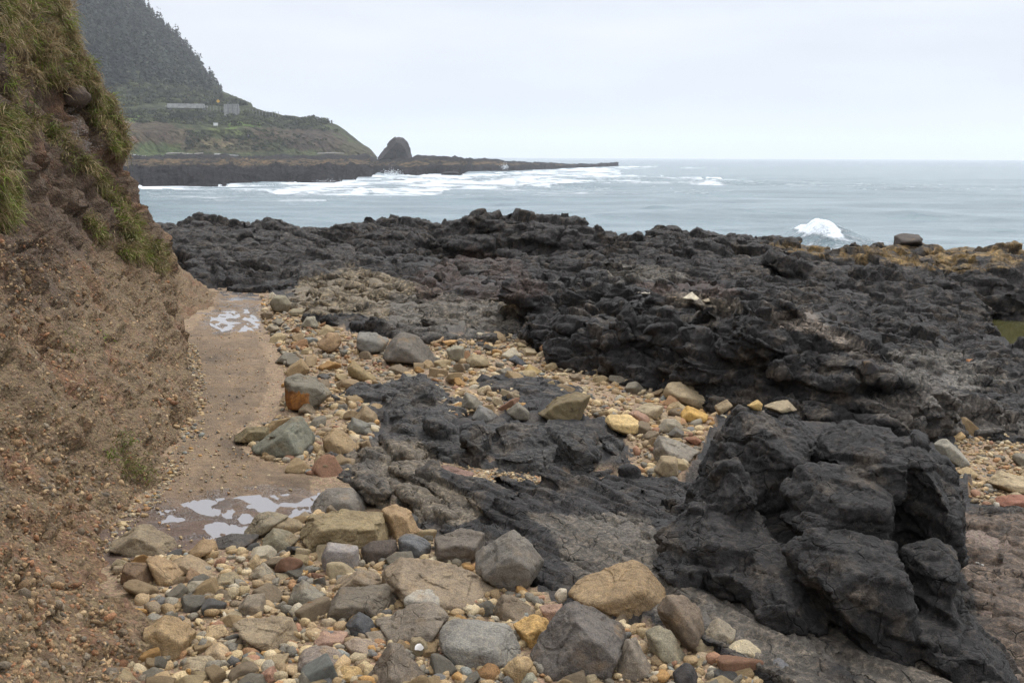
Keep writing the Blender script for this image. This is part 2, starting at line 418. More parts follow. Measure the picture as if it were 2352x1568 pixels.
# ------------------------------------------------------------------ ground and path
def build_ground():
    nr, nc = 370, 490
    az = np.radians(np.linspace(-35, 35, nc)); rr = np.geomspace(1.3, 62, nr)
    X = (rr[:, None] * np.sin(az)).ravel(); Y = (rr[:, None] * np.cos(az)).ravel()
    Z = terrain(np.stack([X, Y], 1))
    P = np.stack([X, Y, Z], 1)
    px, py = project_noisy(P, 26, 2.5, 21)
    rock = np.zeros(len(P))
    for pl in ROCK_POLYS: rock = np.maximum(rock, in_poly(px, py, pl))
    path = in_poly(px, py, PATH_POLY)
    br = in_poly(px, py, [(2190, 1180), (2500, 1150), (2500, 1640), (2330, 1640), (2260, 1500), (2200, 1300)])
    rock = np.where(path, 0, rock)
    n1 = fbm(np.stack([X * 2.2, Y * 2.2, Z * 0], 1), 5, 31, 0.55); n2 = fbm(np.stack([X * 3 + 1.5 * Y, Y * 7, Z * 0 + 3], 1), 4, 41, 0.55, True)
    n3 = fbm(np.stack([X * 14, Y * 14, Z * 0], 1), 3, 51)
    amp = np.where(rock > .5, .06, np.where(path, .022, .022))
    Z = Z + amp * n1 + np.where(rock > .5, .035 * n2, 0) + np.where(path, .012, .012) * n3
    cf = cells(np.stack([X * 2.5 + .4 * n1, Y * 2.5, n1], 1), 8)[0]; cg = cells(np.stack([X * 8, Y * 8, n3], 1), 9)[0]
    Z = Z + np.where(rock > .5, .05 * cf + .018 * cg, 0)
    qx, qy, _ = project(P)
    for lb, pl, lv in POOLS:
        c = np.array(pl, float); w = 0
        for sc_ in (1.0, 1.15, 1.3, 1.45): w = w + .25 * in_poly(qx, qy, [tuple(c.mean(0) + (p - c.mean(0)) * sc_) for p in c])
        z0 = pool_level(pl)
        w = w * (np.hypot(X - pool_centre(pl)[0], Y - pool_centre(pl)[1]) < 5)
        nz = .005 * n3 + .007 * fbm(np.stack([X * 5, Y * 5, Z * 0 + 7], 1), 4, 57, .6) if lv < .04 else -.12
        Z = Z * (1 - w) + (z0 + nz) * w
    Z = np.where(Y > 34, np.minimum(Z, -2.5 - (Y - 34) * .2), Z)
    P[:, 2] = Z
    # colours: dry gravel sand, mud, basalt
    m = fbm(P * 1.7, 4, 61); m2 = fbm(P * 6, 3, 67)
    sand = np.array([.27, .19, .112])[None] * (1 + .35 * m[:, None]) * (1 + .2 * m2[:, None])
    dark = np.array([.14, .095, .062])[None] * (1 + .3 * m2[:, None])
    k = sstep(-.1, .45, m2 + .4 * m)[:, None]
    C = sand * (1 - .5 * k) + dark * .5 * k
    mud = np.array([.20, .137, .078])[None] * (1 + .5 * m[:, None] + .35 * m2[:, None]) * (1 - .4 * sstep(.05, .4, fbm(P * 3.3, 4, 69)))[:, None]
    near = sstep(5.8, 4.8, Y)[:, None]                         # the near stretch is dark reddish mud
    mud = mud * (1 - near) + np.array([.125, .083, .058])[None] * (1 + .3 * m2[:, None]) * near
    C = np.where(path[:, None], mud, C)
    bas = rock_colour(P)
    C = np.where(rock[:, None] > .5, bas * .8, C)
    # right-hand slope of smooth brown rock
    br = in_poly(px, py, [(2190, 1180), (2500, 1150), (2500, 1640), (2330, 1640), (2260, 1500), (2200, 1300)])
    C = np.where(br[:, None], np.array([.16, .12, .092])[None] * (1 + .35 * m2[:, None] + .2 * m[:, None]), C)
    wet = np.where(path, 1.0, 0.0)
    for lb, pl, lv in POOLS[:3]:
        c = np.array(pl, float); w = in_poly(px + 60 * m2, py + 40 * m, [tuple(c.mean(0) + (p - c.mean(0)) * 1.35) for p in c])
        wet = np.where(w, 2.0, wet)
    Fs = grid_faces(nr, nc)[:, ::-1]
    fpath = path[Fs].sum(1) >= 3
    for nm, sel in (('ground', ~fpath), ('path', fpath)):
        mk = np.zeros(len(P), bool); f = Fs[sel]
        used = np.zeros(len(P), bool); used[f] = True; idx = np.cumsum(used) - 1
        me = new_mesh(nm, P[used], idx[f]); set_col(me, C[used]); set_col(me, np.repeat(wet[used, None], 3, 1) / 2, 'Wet')
        o = link(nm, me, MAT_GROUND); tag(o, kind='structure')
    return

TINTS = [  # rock colour patches: polygon, albedo, strength, break-up
    ([(650, 700), (700, 640), (800, 610), (930, 640), (1020, 670), (1190, 700), (1180, 750), (1000, 750), (800, 720), (700, 720)], (.235, .19, .125), .9, .25),
    ([(900, 680), (1050, 670), (1190, 710), (1200, 790), (1000, 790), (880, 760)], (.13, .118, .10), .8, .2),
    ([(940, 640), (1080, 565), (1190, 600), (1270, 680), (1100, 695), (960, 690)], (.082, .058, .047), .8, .5),
    ([(1450, 650), (1620, 645), (1720, 670), (1560, 695)], (.088, .062, .05), .8, .45),
    ([(1740, 560), (2500, 545), (2500, 612), (2200, 620), (2050, 606), (1900, 596)], (.26, .17, .06), .85, .62),
    ([(1380, 600), (1520, 610), (1600, 640), (1400, 650)], (.15, .135, .11), .7, .35),
    ([(1740, 712), (1850, 712), (1990, 800), (2010, 850), (1900, 780), (1790, 748)], (.20, .165, .13), .85, .4),
    ([(1500, 665), (1700, 690), (1700, 715), (1560, 700)], (.19, .16, .12), .8, .4),
    ([(2030, 800), (2200, 800), (2350, 880), (2200, 900), (2060, 870)], (.18, .165, .14), .7, .5),
    ([(1950, 920), (2160, 880), (2352, 960), (2352, 1000), (2120, 1000)], (.135, .12, .102), .8, .3),
    ([(1230, 1180), (1500, 1180), (1560, 1330), (1850, 1400), (2100, 1490), (2352, 1640), (1900, 1640), (1640, 1440), (1300, 1330)], (.155, .135, .108), .85, .3),
    ([(810, 1010), (960, 1010), (1110, 1180), (1040, 1210), (900, 1190), (800, 1100)], (.18, .15, .108), .9, .25),
    ([(2190, 1180), (2500, 1150), (2500, 1640), (2330, 1640), (2260, 1500), (2200, 1300)], (.15, .112, .082), .9, .15),
    ([(360, 500), (700, 500), (900, 600), (640, 650), (380, 600)], (.085, .078, .07), .5, .5)]
def rock_colour(P, base=(.036, .0325, .030), tints=True):
    px, py = project_noisy(P, 30, 2.0, 71)
    m = fbm(P * 2.3, 4, 81); m2 = fbm(P * 8, 3, 91)
    C = np.array(base)[None] * (1 + .45 * m[:, None] + .25 * m2[:, None])
    warm = sstep(.1, .5, m2 - m)[:, None]
    C = C * (1 - .65 * warm) + np.array([.10, .082, .062])[None] * .65 * warm
    for k, (pl, col, st, br) in enumerate(TINTS if tints else []):
        inn = in_poly(px, py, pl)
        if not inn.any(): continue
        w = np.zeros(len(P)); w[inn] = st * sstep(br - .75, br - .15, fbm(P[inn] * 3.1 + k * 5, 4, 101 + k) + .15); w = w[:, None]
        C = C * (1 - w) + np.array(col)[None] * (1 + .3 * m2[:, None]) * w
    return np.maximum(C, .012)

def ground_material():
    m, nt, b = mat_new('beach_gravel'); g = G(nt)
    tc = g.n('ShaderNodeTexCoord'); vec = tc.outputs['Object']
    at = g.n('ShaderNodeAttribute', attribute_name='Col'); wt = g.n('ShaderNodeAttribute', attribute_name='Wet')
    v = g.voro(vec, 95); v2 = g.voro(vec, 38)
    sp = g.noise(vec, 150, 4, 0.7); md = g.noise(vec, 22, 5, 0.65); lg = g.noise(vec, 5, 4, 0.6)
    wet = wt.outputs['Fac']
    hs = g.n('ShaderNodeHueSaturation'); g.l(at.outputs['Color'], hs.inputs['Color'])
    vv = g.n('ShaderNodeSeparateColor'); g.l(v.outputs['Color'], vv.inputs[0])
    g.l(g.ramp(vv.outputs[0], 0, 1, .6, 1.4), hs.inputs['Value']); g.l(g.ramp(vv.outputs[1], 0, 1, .475, .52), hs.inputs['Hue'])
    c = g.mix(g.ramp(wet, .1, .5, .75, .3), at.outputs['Color'], hs.outputs['Color'])
    c = g.mix(g.ramp(md, .3, .7, .7, 0.0), c, g.mix(1.0, c, (.55, .52, .5), 'MULTIPLY'))
    c = g.mix(g.ramp(sp, .3, .75, 0, .5), c, g.mix(1.0, c, (1.5, 1.45, 1.4), 'MULTIPLY'))
    soak = g.math('MULTIPLY', g.ramp(wet, .3, 1.0), g.ramp(lg, .38, .6))
    c = g.mix(soak, c, g.mix(1.0, c, (.62, .58, .56), 'MULTIPLY'))
    g.l(c, b.inputs['Base Color'])
    g.l(g.ramp(soak, 0, 1, .85, .14), b.inputs['Roughness'])
    h = g.math('ADD', g.math('MULTIPLY', md, .8), g.math('MULTIPLY', sp, .2))
    h = g.math('SUBTRACT', h, g.math('MULTIPLY', v.outputs['Distance'], .35))
    g.l(g.bump(h, .016, .9), b.inputs['Normal'])
    b.inputs['Specular IOR Level'].default_value = .4
    return m
MAT_GROUND = ground_material()
build_ground()

def build_shore_behind():
    """the same beach, sea and wooded slope carry on behind and beside the photographer"""
    rr = np.r_[0, np.geomspace(.6, 70, 40)]; az = np.radians(np.linspace(34.6, 325.4, 90))
    X = (rr[:, None] * np.sin(az)).ravel(); Y = (rr[:, None] * np.cos(az)).ravel(); R_ = np.hypot(X, Y)
    Z = np.where(X > 0, -.004 * R_ ** 2 * .5 * np.clip(X / np.maximum(R_, .1), 0, 1), .0) - .02 + .05 * fbm(np.stack([X, Y, X * 0], 1) * .8, 4, 33) * np.minimum(R_, 1)
    Z = np.maximum(Z, -6)
    P = np.stack([X, Y, Z], 1); m = fbm(P * 1.2, 4, 35)
    rockish = sstep(1.2, 3.0, X + 1.2 * m)[:, None]
    C = np.array([.24, .17, .10])[None] * (1 + .4 * m[:, None]) * (1 - rockish) + np.array([.05, .046, .042])[None] * (1 + .5 * m[:, None]) * rockish
    me = new_mesh('ground', P, grid_faces(len(rr), len(az))[:, ::-1]); set_col(me, np.maximum(C, .01)); set_col(me, np.zeros((len(P), 3)), 'Wet')
    tag(link('ground', me, MAT_GROUND), kind='structure')
    # wooded slope inland of the path
    yy = np.linspace(-320, 330, 90); t = np.linspace(0, 1, 40)
    bx = -16 - np.abs(np.minimum(yy, 0)) * .02 - np.maximum(yy - 10, 0) * .62
    X = bx[:, None] - t[None] * 330; Zs = 7 + 190 * t[None] ** .9 + 0 * X; Y = yy[:, None] + 0 * X
    P = np.stack([X, Y, Zs], -1).reshape(-1, 3); n = fbm(P * .03, 5, 37); P[:, 2] += 7 * n; P[:, 0] += 5 * fbm(P * .06, 4, 39)
    C = np.array([.035, .042, .024])[None] * (1 + .7 * n[:, None])
    me = new_mesh('hillside', P, grid_faces(90, 40)); set_col(me, np.maximum(C, .008)); set_col(me, np.zeros((len(P), 3)), 'Wet')
    tag(link('hillside', me, MAT_GROUND), kind='structure')
build_shore_behind()

# ------------------------------------------------------------------ bank on the left
HS = np.array([-.3, 0, .15, .35, .6, .9, 1.2, 1.5, 1.8, 2.2, 2.7, 3.3, 4.0, 4.6, 11])
P_NEAR = np.array([-.35, 0, .2, .44, .7, .95, 1.15, 1.3, 1.4, 1.5, 1.65, 1.85, 2.2, 3.2, 11])
P_MID = np.array([-.25, 0, .09, .26, .46, .68, .86, .98, 1.06, 1.14, 1.26, 1.45, 1.8, 2.8, 10.5])
P_NOSE = np.array([-.08, 0, -.01, .0, .05, .15, .33, .44, .50, .60, .84, 1.08, 1.5, 2.4, 10])
P_FAR = np.array([-.4, 0, .2, .45, .75, 1.15, 1.6, 2.1, 2.6, 3.3, 4.2, 5.2, 6.2, 7.5, 16])
STA = [(-2.5, -22, P_NEAR), (-1.3, -8, P_NEAR), (-.75, .6, P_NEAR), (-.95, 2.2, P_NEAR), (-1.12, 3.2, P_NEAR), (-1.3, 3.7, P_NEAR), (-1.68, 4.25, P_NEAR), (-1.86, 4.7, P_NEAR), (-1.9, 5.4, P_MID),
       (-2.02, 6.2, P_MID), (-2.16, 7.1, P_MID), (-2.55, 8.5, P_MID), (-2.9, 9.5, (P_MID + 2 * P_NOSE) / 3), (-3.05, 10.0, P_NOSE), (-3.12, 10.3, P_NOSE),
       (-3.5, 10.75, (P_NOSE + P_FAR) / 2), (-3.5, 11.6, P_FAR), (-3.5, 13.0, P_FAR), (-4.0, 14.3, P_FAR), (-5.2, 16, P_FAR), (-7.5, 18, P_FAR)]
def build_bank():
    nt_ = 340
    sy = np.array([s[1] for s in STA]); sx = np.array([s[0] for s in STA]); so = np.array([s[2] for s in STA])
    yy = np.concatenate([np.linspace(-22, 1.2, 40), np.geomspace(1.5, 10.5, 300), np.linspace(10.52, 18, 61)[1:]])
    bx = np.interp(yy, sy, sx)
    kern = np.ones(9) / 9
    hh = np.interp(np.linspace(0, 1, nt_), [0, .04, .5, .8, .95, 1], [-.3, -.05, 1.25, 2.9, 4.6, 11])
    off = np.stack([np.interp(yy, sy, so[:, j]) for j in range(len(HS))], 1)
    OFF = np.stack([np.interp(hh, HS, off[i]) for i in range(len(yy))], 0)
    for _ in range(2):
        OFF = np.apply_along_axis(lambda r: np.convolve(np.pad(r, 4, 'edge'), kern, 'valid'), 1, OFF)
        OFF[:] = np.apply_along_axis(lambda r: np.convolve(np.pad(r, 2, 'edge'), np.ones(5) / 5, 'valid'), 0, OFF)
    bx = np.convolve(np.pad(bx, 4, 'edge'), kern, 'valid')
    X = bx[:, None] - OFF * .99; Y = yy[:, None] - OFF * .12 + 0 * X; Z = hh[None] + 0 * X
    P = np.stack([X, Y, Z], -1)
    du = np.gradient(P, axis=0); dv = np.gradient(P, axis=1)
    N = np.cross(du, dv); N /= np.linalg.norm(N, axis=2)[..., None] + 1e-9
    if N[230, 170, 0] < 0: N = -N
    P = P.reshape(-1, 3); N = N.reshape(-1, 3)
    up = sstep(.75, 1.4, P[:, 2])
    d = .11 * fbm(P * 1.5, 4, 201) + (.03 + .05 * up) * fbm(P * np.array([5, 5, 3.2]), 4, 205, .55) + .014 * fbm(P * 22, 3, 209)
    rid = fbm(P * np.array([2.6, 2.6, 1.2]) + 3, 4, 213, .5, True)
    c1, e1 = cells(P * np.array([3.2, 3.2, 2.4]) + .3 * rid[:, None], 61); c2, e2 = cells(P * 9, 62)
    d += up * .16 * rid + .03 * (1 - up) * rid + (.035 + .04 * up) * c1 + .022 * c2 + .02 * fbm(P * 11, 3, 217, .6) - .03 * sstep(.1, 0, e1)
    P = P + N * d[:, None]
    m = fbm(P * 1.3, 4, 221); m2 = fbm(P * 5, 4, 227); m3 = fbm(P * 16, 3, 231)
    soil = np.array([.115, .076, .047])[None]; grav = np.array([.22, .153, .086])[None]; clay = np.array([.205, .15, .09])[None]; rust = np.array([.20, .105, .055])[None]
    zz = P[:, 2] + .25 * m
    g_ = sstep(1.15, .7, zz)[:, None]
    C = soil * (1 - g_) + grav * g_
    k = (sstep(.0, .4, m2) * .6 * sstep(1.5, .5, zz))[:, None]; C = C * (1 - k) + clay * k
    k = (sstep(.1, .5, m2 - m) * .65)[:, None]; C = C * (1 - k) + rust * k
    k = (sstep(.05, .5, m) * .7 * sstep(.5, .9, zz))[:, None]; C = C * (1 - k) + np.array([.075, .052, .036])[None] * k
    C = C * (1 + .3 * m2[:, None] + .3 * m3[:, None])
    px, py, _ = project(P)
    wet = in_poly(px + 10 * m3, py, [(150, 225), (190, 255), (235, 340), (245, 380), (205, 350), (165, 285)]) * 1.0
    C = np.where(wet[:, None] > .5, C * .7, C)
    # a worn, slightly lighter toe
    Fs = grid_faces(len(yy), nt_)
    me = new_mesh('bank', P, Fs); set_col(me, np.maximum(C, .015)); set_col(me, np.repeat(wet[:, None], 3, 1), 'Wet')
    o = link('bank', me, MAT_BANK)
    tag(o, 'eroded brown earth bank with grassy top and gravelly foot, left of the path', 'bank')
    bvh = BVHTree.FromPolygons([tuple(p) for p in P], [tuple(int(i) for i in f) for f in Fs])
    return o, bvh

def bank_material():
    m, nt, b = mat_new('earth_bank'); g = G(nt)
    tc = g.n('ShaderNodeTexCoord'); vec = tc.outputs['Object']
    at = g.n('ShaderNodeAttribute', attribute_name='Col'); wt = g.n('ShaderNodeAttribute', attribute_name='Wet')
    v = g.voro(vec, 60); vv = g.n('ShaderNodeSeparateColor'); g.l(v.outputs['Color'], vv.inputs[0])
    sp = g.noise(vec, 130, 4, .7); md = g.noise(vec, 24, 5, .7); st = g.noise(g.mapping(vec, (30, 30, 9)), 1, 4, .6)
    hs = g.n('ShaderNodeHueSaturation'); g.l(at.outputs['Color'], hs.inputs['Color'])
    g.l(g.ramp(vv.outputs[0], 0, 1, .55, 1.5), hs.inputs['Value']); g.l(g.ramp(vv.outputs[1], 0, 1, .475, .525), hs.inputs['Hue'])
    c = g.mix(.45, at.outputs['Color'], hs.outputs['Color'])
    c = g.mix(g.ramp(md, .3, .6, .6, 0), c, g.mix(1.0, c, (.55, .5, .46), 'MULTIPLY'))
    c = g.mix(g.ramp(st, .5, .75, 0, .5), c, g.mix(1.0, c, (1.5, 1.4, 1.25), 'MULTIPLY'))
    c = g.mix(g.ramp(sp, .35, .7, 0, .5), c, g.mix(1.0, c, (1.5, 1.45, 1.4), 'MULTIPLY'))
    g.l(c, b.inputs['Base Color'])
    g.l(g.ramp(wt.outputs['Fac'], .2, .8, .88, .25), b.inputs['Roughness'])
    h = g.math('ADD', g.math('MULTIPLY', md, 1.0), g.math('MULTIPLY', sp, .3)); h = g.math('SUBTRACT', h, g.math('MULTIPLY', v.outputs['Distance'], .4))
    g.l(g.bump(h, .045, 1.0), b.inputs['Normal'])
    b.inputs['Specular IOR Level'].default_value = .35
    return m
MAT_BANK = bank_material()
BANK, BANK_BVH = build_bank()

def on_bank(x, y):
    d = ray(np.array([x]), np.array([y]))[0]
    h = BANK_BVH.ray_cast(Vector(CAM), Vector(d).normalized(), 40)
    return h[0], h[1]

# ------------------------------------------------------------------ rocks
def rock_planes(pts, dc, thick, rng, toptilt=None):
    """half spaces (in right / up / forward metres about the silhouette centre) of a solid with this outline"""
    P = np.array([((x - 1176) / FOC * dc, (784 - y) / FOC * dc) for x, y in pts])
    Q = sorted(map(tuple, P))                                   # convex hull
    def half(q):
        h = []
        for p in q:
            while len(h) > 1 and (h[-1][0] - h[-2][0]) * (p[1] - h[-2][1]) - (h[-1][1] - h[-2][1]) * (p[0] - h[-2][0]) <= 0: h.pop()
            h.append(p)
        return h
    hull = np.array(half(Q)[:-1] + half(Q[::-1])[:-1])
    c = hull.mean(0); size = hull.max(0) - hull.min(0)
    N, H = [], []
    for i in range(len(hull)):
        a, b = hull[i], hull[(i + 1) % len(hull)]
        e = b - a; L = np.linalg.norm(e)
        if L < 1e-6: continue
        n = np.array([e[1], -e[0]]) / L
        o = n @ (a - c)
        upness = n[1]
        tf = math.radians(rng.uniform(10, 28) if upness > .35 else rng.uniform(0, 8) if upness < -.5 else rng.uniform(4, 26))
        if toptilt is not None and upness > .35: tf = math.radians(toptilt * .45 + rng.uniform(-6, 6))
        tb = math.radians(rng.uniform(10, 45))
        N.append((n[0] * math.cos(tf), n[1] * math.cos(tf), -math.sin(tf))); H.append(o * math.cos(tf))
        N.append((n[0] * math.cos(tb), n[1] * math.cos(tb), math.sin(tb))); H.append(o * math.cos(tb))
    for s in (-1, 1):
        for k in range(2):
            v = np.array([rng.normal(0, .34), rng.normal(0, .16) + (-.06 if s < 0 else 0), s * 1.0]); v /= np.linalg.norm(v)
            N.append(tuple(v)); H.append(thick * (.68 if s < 0 else .38) * rng.uniform(.88, 1.05))
    return np.array(N), np.maximum(np.array(H), .004), c, size

def traced_solid(pts, dc, thick, seed, level, k=16, rough=.05, toptilt=None):
    rng = np.random.default_rng(seed)
    N, H, c, size = rock_planes(pts, dc, thick, rng, toptilt)
    S0, Fs = ico(level)
    hd = np.array([size[0], size[1], thick]) * .5
    S = S0 * hd; S /= np.linalg.norm(S, axis=1)[:, None]
    r = clip_solid(S, N, H, k)
    V = S * r[:, None]
    sz = size.mean()
    q = V / sz + seed * 3.7
    ang = np.clip((k - 6) / 20, .12, 1.0)
    qw = q + .12 * np.stack([gnoise(q * 3, 1), gnoise(q * 3, 2), gnoise(q * 3, 3)], 1)
    c1, e1 = cells(qw * 2.1, seed % 37); c2, e2 = cells(qw * 5.5, seed % 29 + 3)
    d = rough * sz * (fbm(q * 1.9, 4, seed % 50, .5) + .30 * fbm(q * 9, 3, seed % 50 + 5, .55)) + sz * ang * (.028 * c1 + .014 * c2) + .012 * sz * fbm(q * 24, 2, 9)
    d -= sz * .02 * ang * sstep(.07, .0, e1) * sstep(-.1, .3, gnoise(q * 1.7, 6))
    V = V + S * d[:, None]
    V[:, 0] += c[0]; V[:, 1] += c[1]
    Wd = CAM + dc * _F + V[:, :1] * _R + V[:, 1:2] * _U + V[:, 2:] * _F
    return Wd, Fs, size

ROCK_SEED = [100]
ALL_ROCKS = []; ROCK_HEADS = []
def short_phrase(label):
    w = label.split(); out = []
    for t in w:
        if len(out) > 2 and t in ('in', 'at', 'on', 'with', 'below', 'beside', 'behind', 'left', 'right', 'leaning', 'lying', 'near', 'amid', 'wedged', 'tucked', 'set', 'next', 'standing', 'just', 'against', 'half', 'between', 'above', 'cut', 'under', 'resting', 'stacked', 'perched', 'touching', 'beneath', 'by', 'jutting', 'among'): break
        out.append(t)
    return ' '.join(out)
def rock(zone, label, col, pts, d=None, thick=None, k=None, rough=.05, toptilt=None, level=None, cat=None, name=None, mat=None, lift=0.0, perch=False):
    ROCK_SEED[0] += 1; seed = ROCK_SEED[0]
    P = zp(zone, pts); A = np.array(P)
    yb = A[:, 1].max(); xb = A[A[:, 1] > yb - .25 * (yb - A[:, 1].min())][:, 0].mean()
    wpx = np.ptp(A[:, 0])
    if d is None:
        g0 = on_ground([xb], [min(yb, 1640)])[0]
        if perch:
            dg = bpy.context.evaluated_depsgraph_get(); dg.update()
            ht = SC.ray_cast(dg, Vector(CAM), Vector(ray(np.array([xb]), np.array([yb]))[0]).normalized(), distance=40)
            if ht[0]: g0 = np.array(ht[1])
        zc = (g0 - CAM) @ _F
        w = wpx / FOC * zc; T = thick or max(.82 * w, .6 * np.ptp(A[:, 1]) / FOC * zc)
        dc = zc + .56 * T
    else:
        dc = d; T = thick or .8 * wpx / FOC * dc
    # outlines that rest on the ground are carried a little below it
    fin = wpx * 1024 / 2352
    lv = level or (6 if fin > 88 else 5 if fin > 34 else 4)
    rng = np.random.default_rng(seed)
    kk = (k or rng.uniform(13, 26)); kk = kk * (1.3 if kk < 18 else 2.2)
    V, Fs, size = traced_solid(P, dc, T, seed, lv, kk, rough, toptilt)
    cen = V.mean(0); V = V - cen
    w = size[0]
    nm = name or ('boulder' if w > .2 else 'rock')
    me = new_mesh(nm, V, Fs)
    o = link(nm, me, mat or MAT_BOULDER, loc=cen)
    c = np.array(PAL[col] if isinstance(col, str) else col) * rng.uniform(1.02, 1.22) * np.array([1.05, 1.02, .98])
    o.color = (*[float(v) for v in c], 1)
    tag(o, label, cat or ('boulder' if w > .2 else 'rock'))
    ALL_ROCKS.append((cen, size)); ROCK_HEADS.append(short_phrase(label))
    return o


# ------------------------------------------------------------------ boulders traced one by one (outline, then real depth and thickness)
rock('B', 'long tan slab boulder with flat top in the foreground centre', 'gtan', [(345, 850), (360, 960), (480, 985), (780, 1090), (950, 1095), (1060, 1065), (1118, 985), (900, 860), (640, 775), (465, 752)], thick=.30, k=26, rough=.03, toptilt=50)
rock('B', 'grey pointed boulder leaning beside the long tan slab', 'grey', [(945, 740), (1060, 640), (1190, 575), (1290, 680), (1380, 780), (1370, 840), (1250, 905), (1230, 990), (1120, 960), (960, 860)], k=24)
rock('B', 'squarish grey-brown block behind the pointed grey boulder', (.165, .145, .12), [(680, 640), (870, 580), (1000, 610), (1005, 690), (900, 800), (850, 815), (690, 760)], k=24, toptilt=48)
rock('B', 'dark brown knobbly rock behind the long tan slab', (.085, .068, .055), [(205, 700), (290, 650), (440, 645), (470, 740), (330, 800), (210, 790)], k=9)
rock('B', 'mottled blue-grey rounded rock next to the dark knobbly one', 'blue', [(440, 640), (500, 605), (600, 620), (665, 680), (660, 760), (560, 775), (450, 740)], k=10)
rock('B', 'upright tan rock with a pointed top near the path puddle', 'tan', [(335, 460), (430, 418), (540, 480), (595, 610), (450, 645), (390, 640)], k=28, rough=.03)
rock('A', 'large angular boulder with ochre left side near the puddle', (.25, .20, .115), [(1905, 590), (1970, 500), (2170, 485), (2260, 458), (2450, 480), (2490, 640), (2300, 710), (2060, 735), (2000, 700)], k=22)
rock('A', 'round grey stone set against the ochre-sided boulder', 'grey', [(2105, 600), (2180, 525), (2270, 525), (2310, 600), (2300, 690), (2200, 690), (2120, 650)], d=None, k=9, thick=.10)
rock('A', 'smooth rounded grey boulder at the back edge of the puddle', 'grey', [(1980, 480), (2000, 400), (2080, 320), (2240, 310), (2330, 390), (2355, 490), (2200, 500)], k=13, rough=.03)
rock('A', 'purple-grey banded rock with white streaks in the stone pile', 'purple', [(2050, 740), (2090, 660), (2290, 690), (2297, 840), (2150, 860), (2050, 850)], k=14)
rock('B', 'fractured tan-brown rock left of the long slab', 'gtan', [(75, 930), (200, 828), (320, 870), (365, 920), (350, 980), (190, 1000), (110, 980)], k=26)
rock('B', 'grey-brown split block below the fractured tan rock', (.175, .15, .115), [(0, 1060), (80, 950), (200, 1000), (380, 930), (470, 1060), (330, 1135), (100, 1155)], k=26)
rock('B', 'pale grey-white rounded stone in front of the long slab', 'pale', [(475, 970), (530, 937), (650, 960), (740, 1010), (768, 1095), (740, 1130), (600, 1060), (490, 1050)], k=12)
rock('B', 'grey wedge-shaped boulder with smooth tan top, front centre', (.215, .185, .145), [(300, 1165), (560, 1055), (660, 1050), (775, 1140), (690, 1200), (640, 1330), (540, 1335), (400, 1265)], k=28, toptilt=52)
rock('B', 'small dark blue-grey speckled rock amid tan cobbles', (.085, .087, .09), [(105, 1190), (200, 1105), (270, 1140), (345, 1230), (200, 1265), (120, 1235)], k=11)
rock('B', 'large blue-grey veined boulder with rounded top, front centre', (.26, .25, .22), [(695, 1210), (800, 1140), (960, 1150), (1170, 1190), (1230, 1290), (1268, 1380), (1200, 1455), (960, 1485), (770, 1405), (700, 1310)], k=12, rough=.035)
rock('B', 'orange-tan rock wedged between two large grey boulders', (.46, .30, .12), [(1175, 1190), (1310, 1128), (1390, 1150), (1430, 1220), (1330, 1300), (1310, 1345), (1240, 1325)], k=18)
rock('B', 'large dark grey angular boulder at the front right of centre', (.125, .112, .10), [(1280, 1390), (1340, 1270), (1460, 1190), (1500, 1060), (1570, 1035), (1700, 1100), (1860, 1180), (1920, 1260), (1850, 1440), (1720, 1545), (1480, 1495), (1320, 1425)], k=30, rough=.035, toptilt=46)
rock('B', 'broad tan hump-backed boulder below the dark outcrop', (.28, .205, .12), [(1505, 980), (1600, 890), (1810, 840), (1950, 768), (2050, 810), (2130, 900), (2185, 980), (2100, 1105), (1950, 1155), (1750, 1095), (1580, 1045)], k=13, rough=.04)
rock('B', 'brown cracked rock between the slab and the veined boulder', (.17, .135, .095), [(1045, 1110), (1110, 995), (1180, 1000), (1350, 1110), (1330, 1155), (1200, 1185), (1050, 1175)], k=20)
rock('B', 'pinkish brown rock tucked behind the dark angular boulder', 'pink', [(1340, 1075), (1500, 1060), (1490, 1160), (1430, 1210), (1390, 1160)], k=22)
rock('C', 'brown weathered boulder at the foot of the layered bedrock', (.165, .13, .095), [(0, 1100), (60, 1000), (180, 1000), (290, 1090), (315, 1200), (200, 1355), (100, 1290)], k=18)
rock('B', 'pale olive rounded boulder beside the dark angular one', (.27, .245, .175), [(2020, 1240), (2120, 1190), (2200, 1240), (2290, 1400), (2230, 1455), (2050, 1355)], k=14)
rock('B', 'grey triangular stone half hidden behind the dark angular boulder', (.22, .19, .15), [(1790, 1530), (1900, 1280), (1970, 1275), (2080, 1480), (1980, 1535)], k=20)
rock('C', 'grey three-sided rock lying on the layered bedrock', (.27, .235, .175), [(250, 1345), (300, 1240), (400, 1140), (515, 1230), (480, 1295), (310, 1358)], k=30, rough=.025)
rock('C', 'cream rounded stone at the edge of the layered bedrock', 'cream', [(455, 1340), (520, 1290), (590, 1285), (690, 1370), (692, 1430), (600, 1455), (480, 1415)], k=11, rough=.03)
rock('C', 'rough blue-grey rock on the bottom edge of the frame', (.17, .17, .175), [(715, 1460), (790, 1400), (870, 1470), (915, 1540), (870, 1590), (740, 1570)], k=14)
rock('C', 'wide low grey rock on the bottom edge right of centre', (.16, .145, .12), [(885, 1480), (1000, 1430), (1120, 1470), (1220, 1560), (1220, 1610), (900, 1610)], k=12)
rock('C', 'small black angular rock at the bottom right of centre', (.06, .055, .053), [(110, 1500), (190, 1440), (240, 1450), (290, 1560), (120, 1610)], k=22)
rock('B', 'flat dark grey slab at the bottom edge under the angular boulder', (.11, .10, .09), [(1620, 1580), (1800, 1520), (2050, 1490), (2170, 1530), (2200, 1610), (1650, 1610)], k=14)
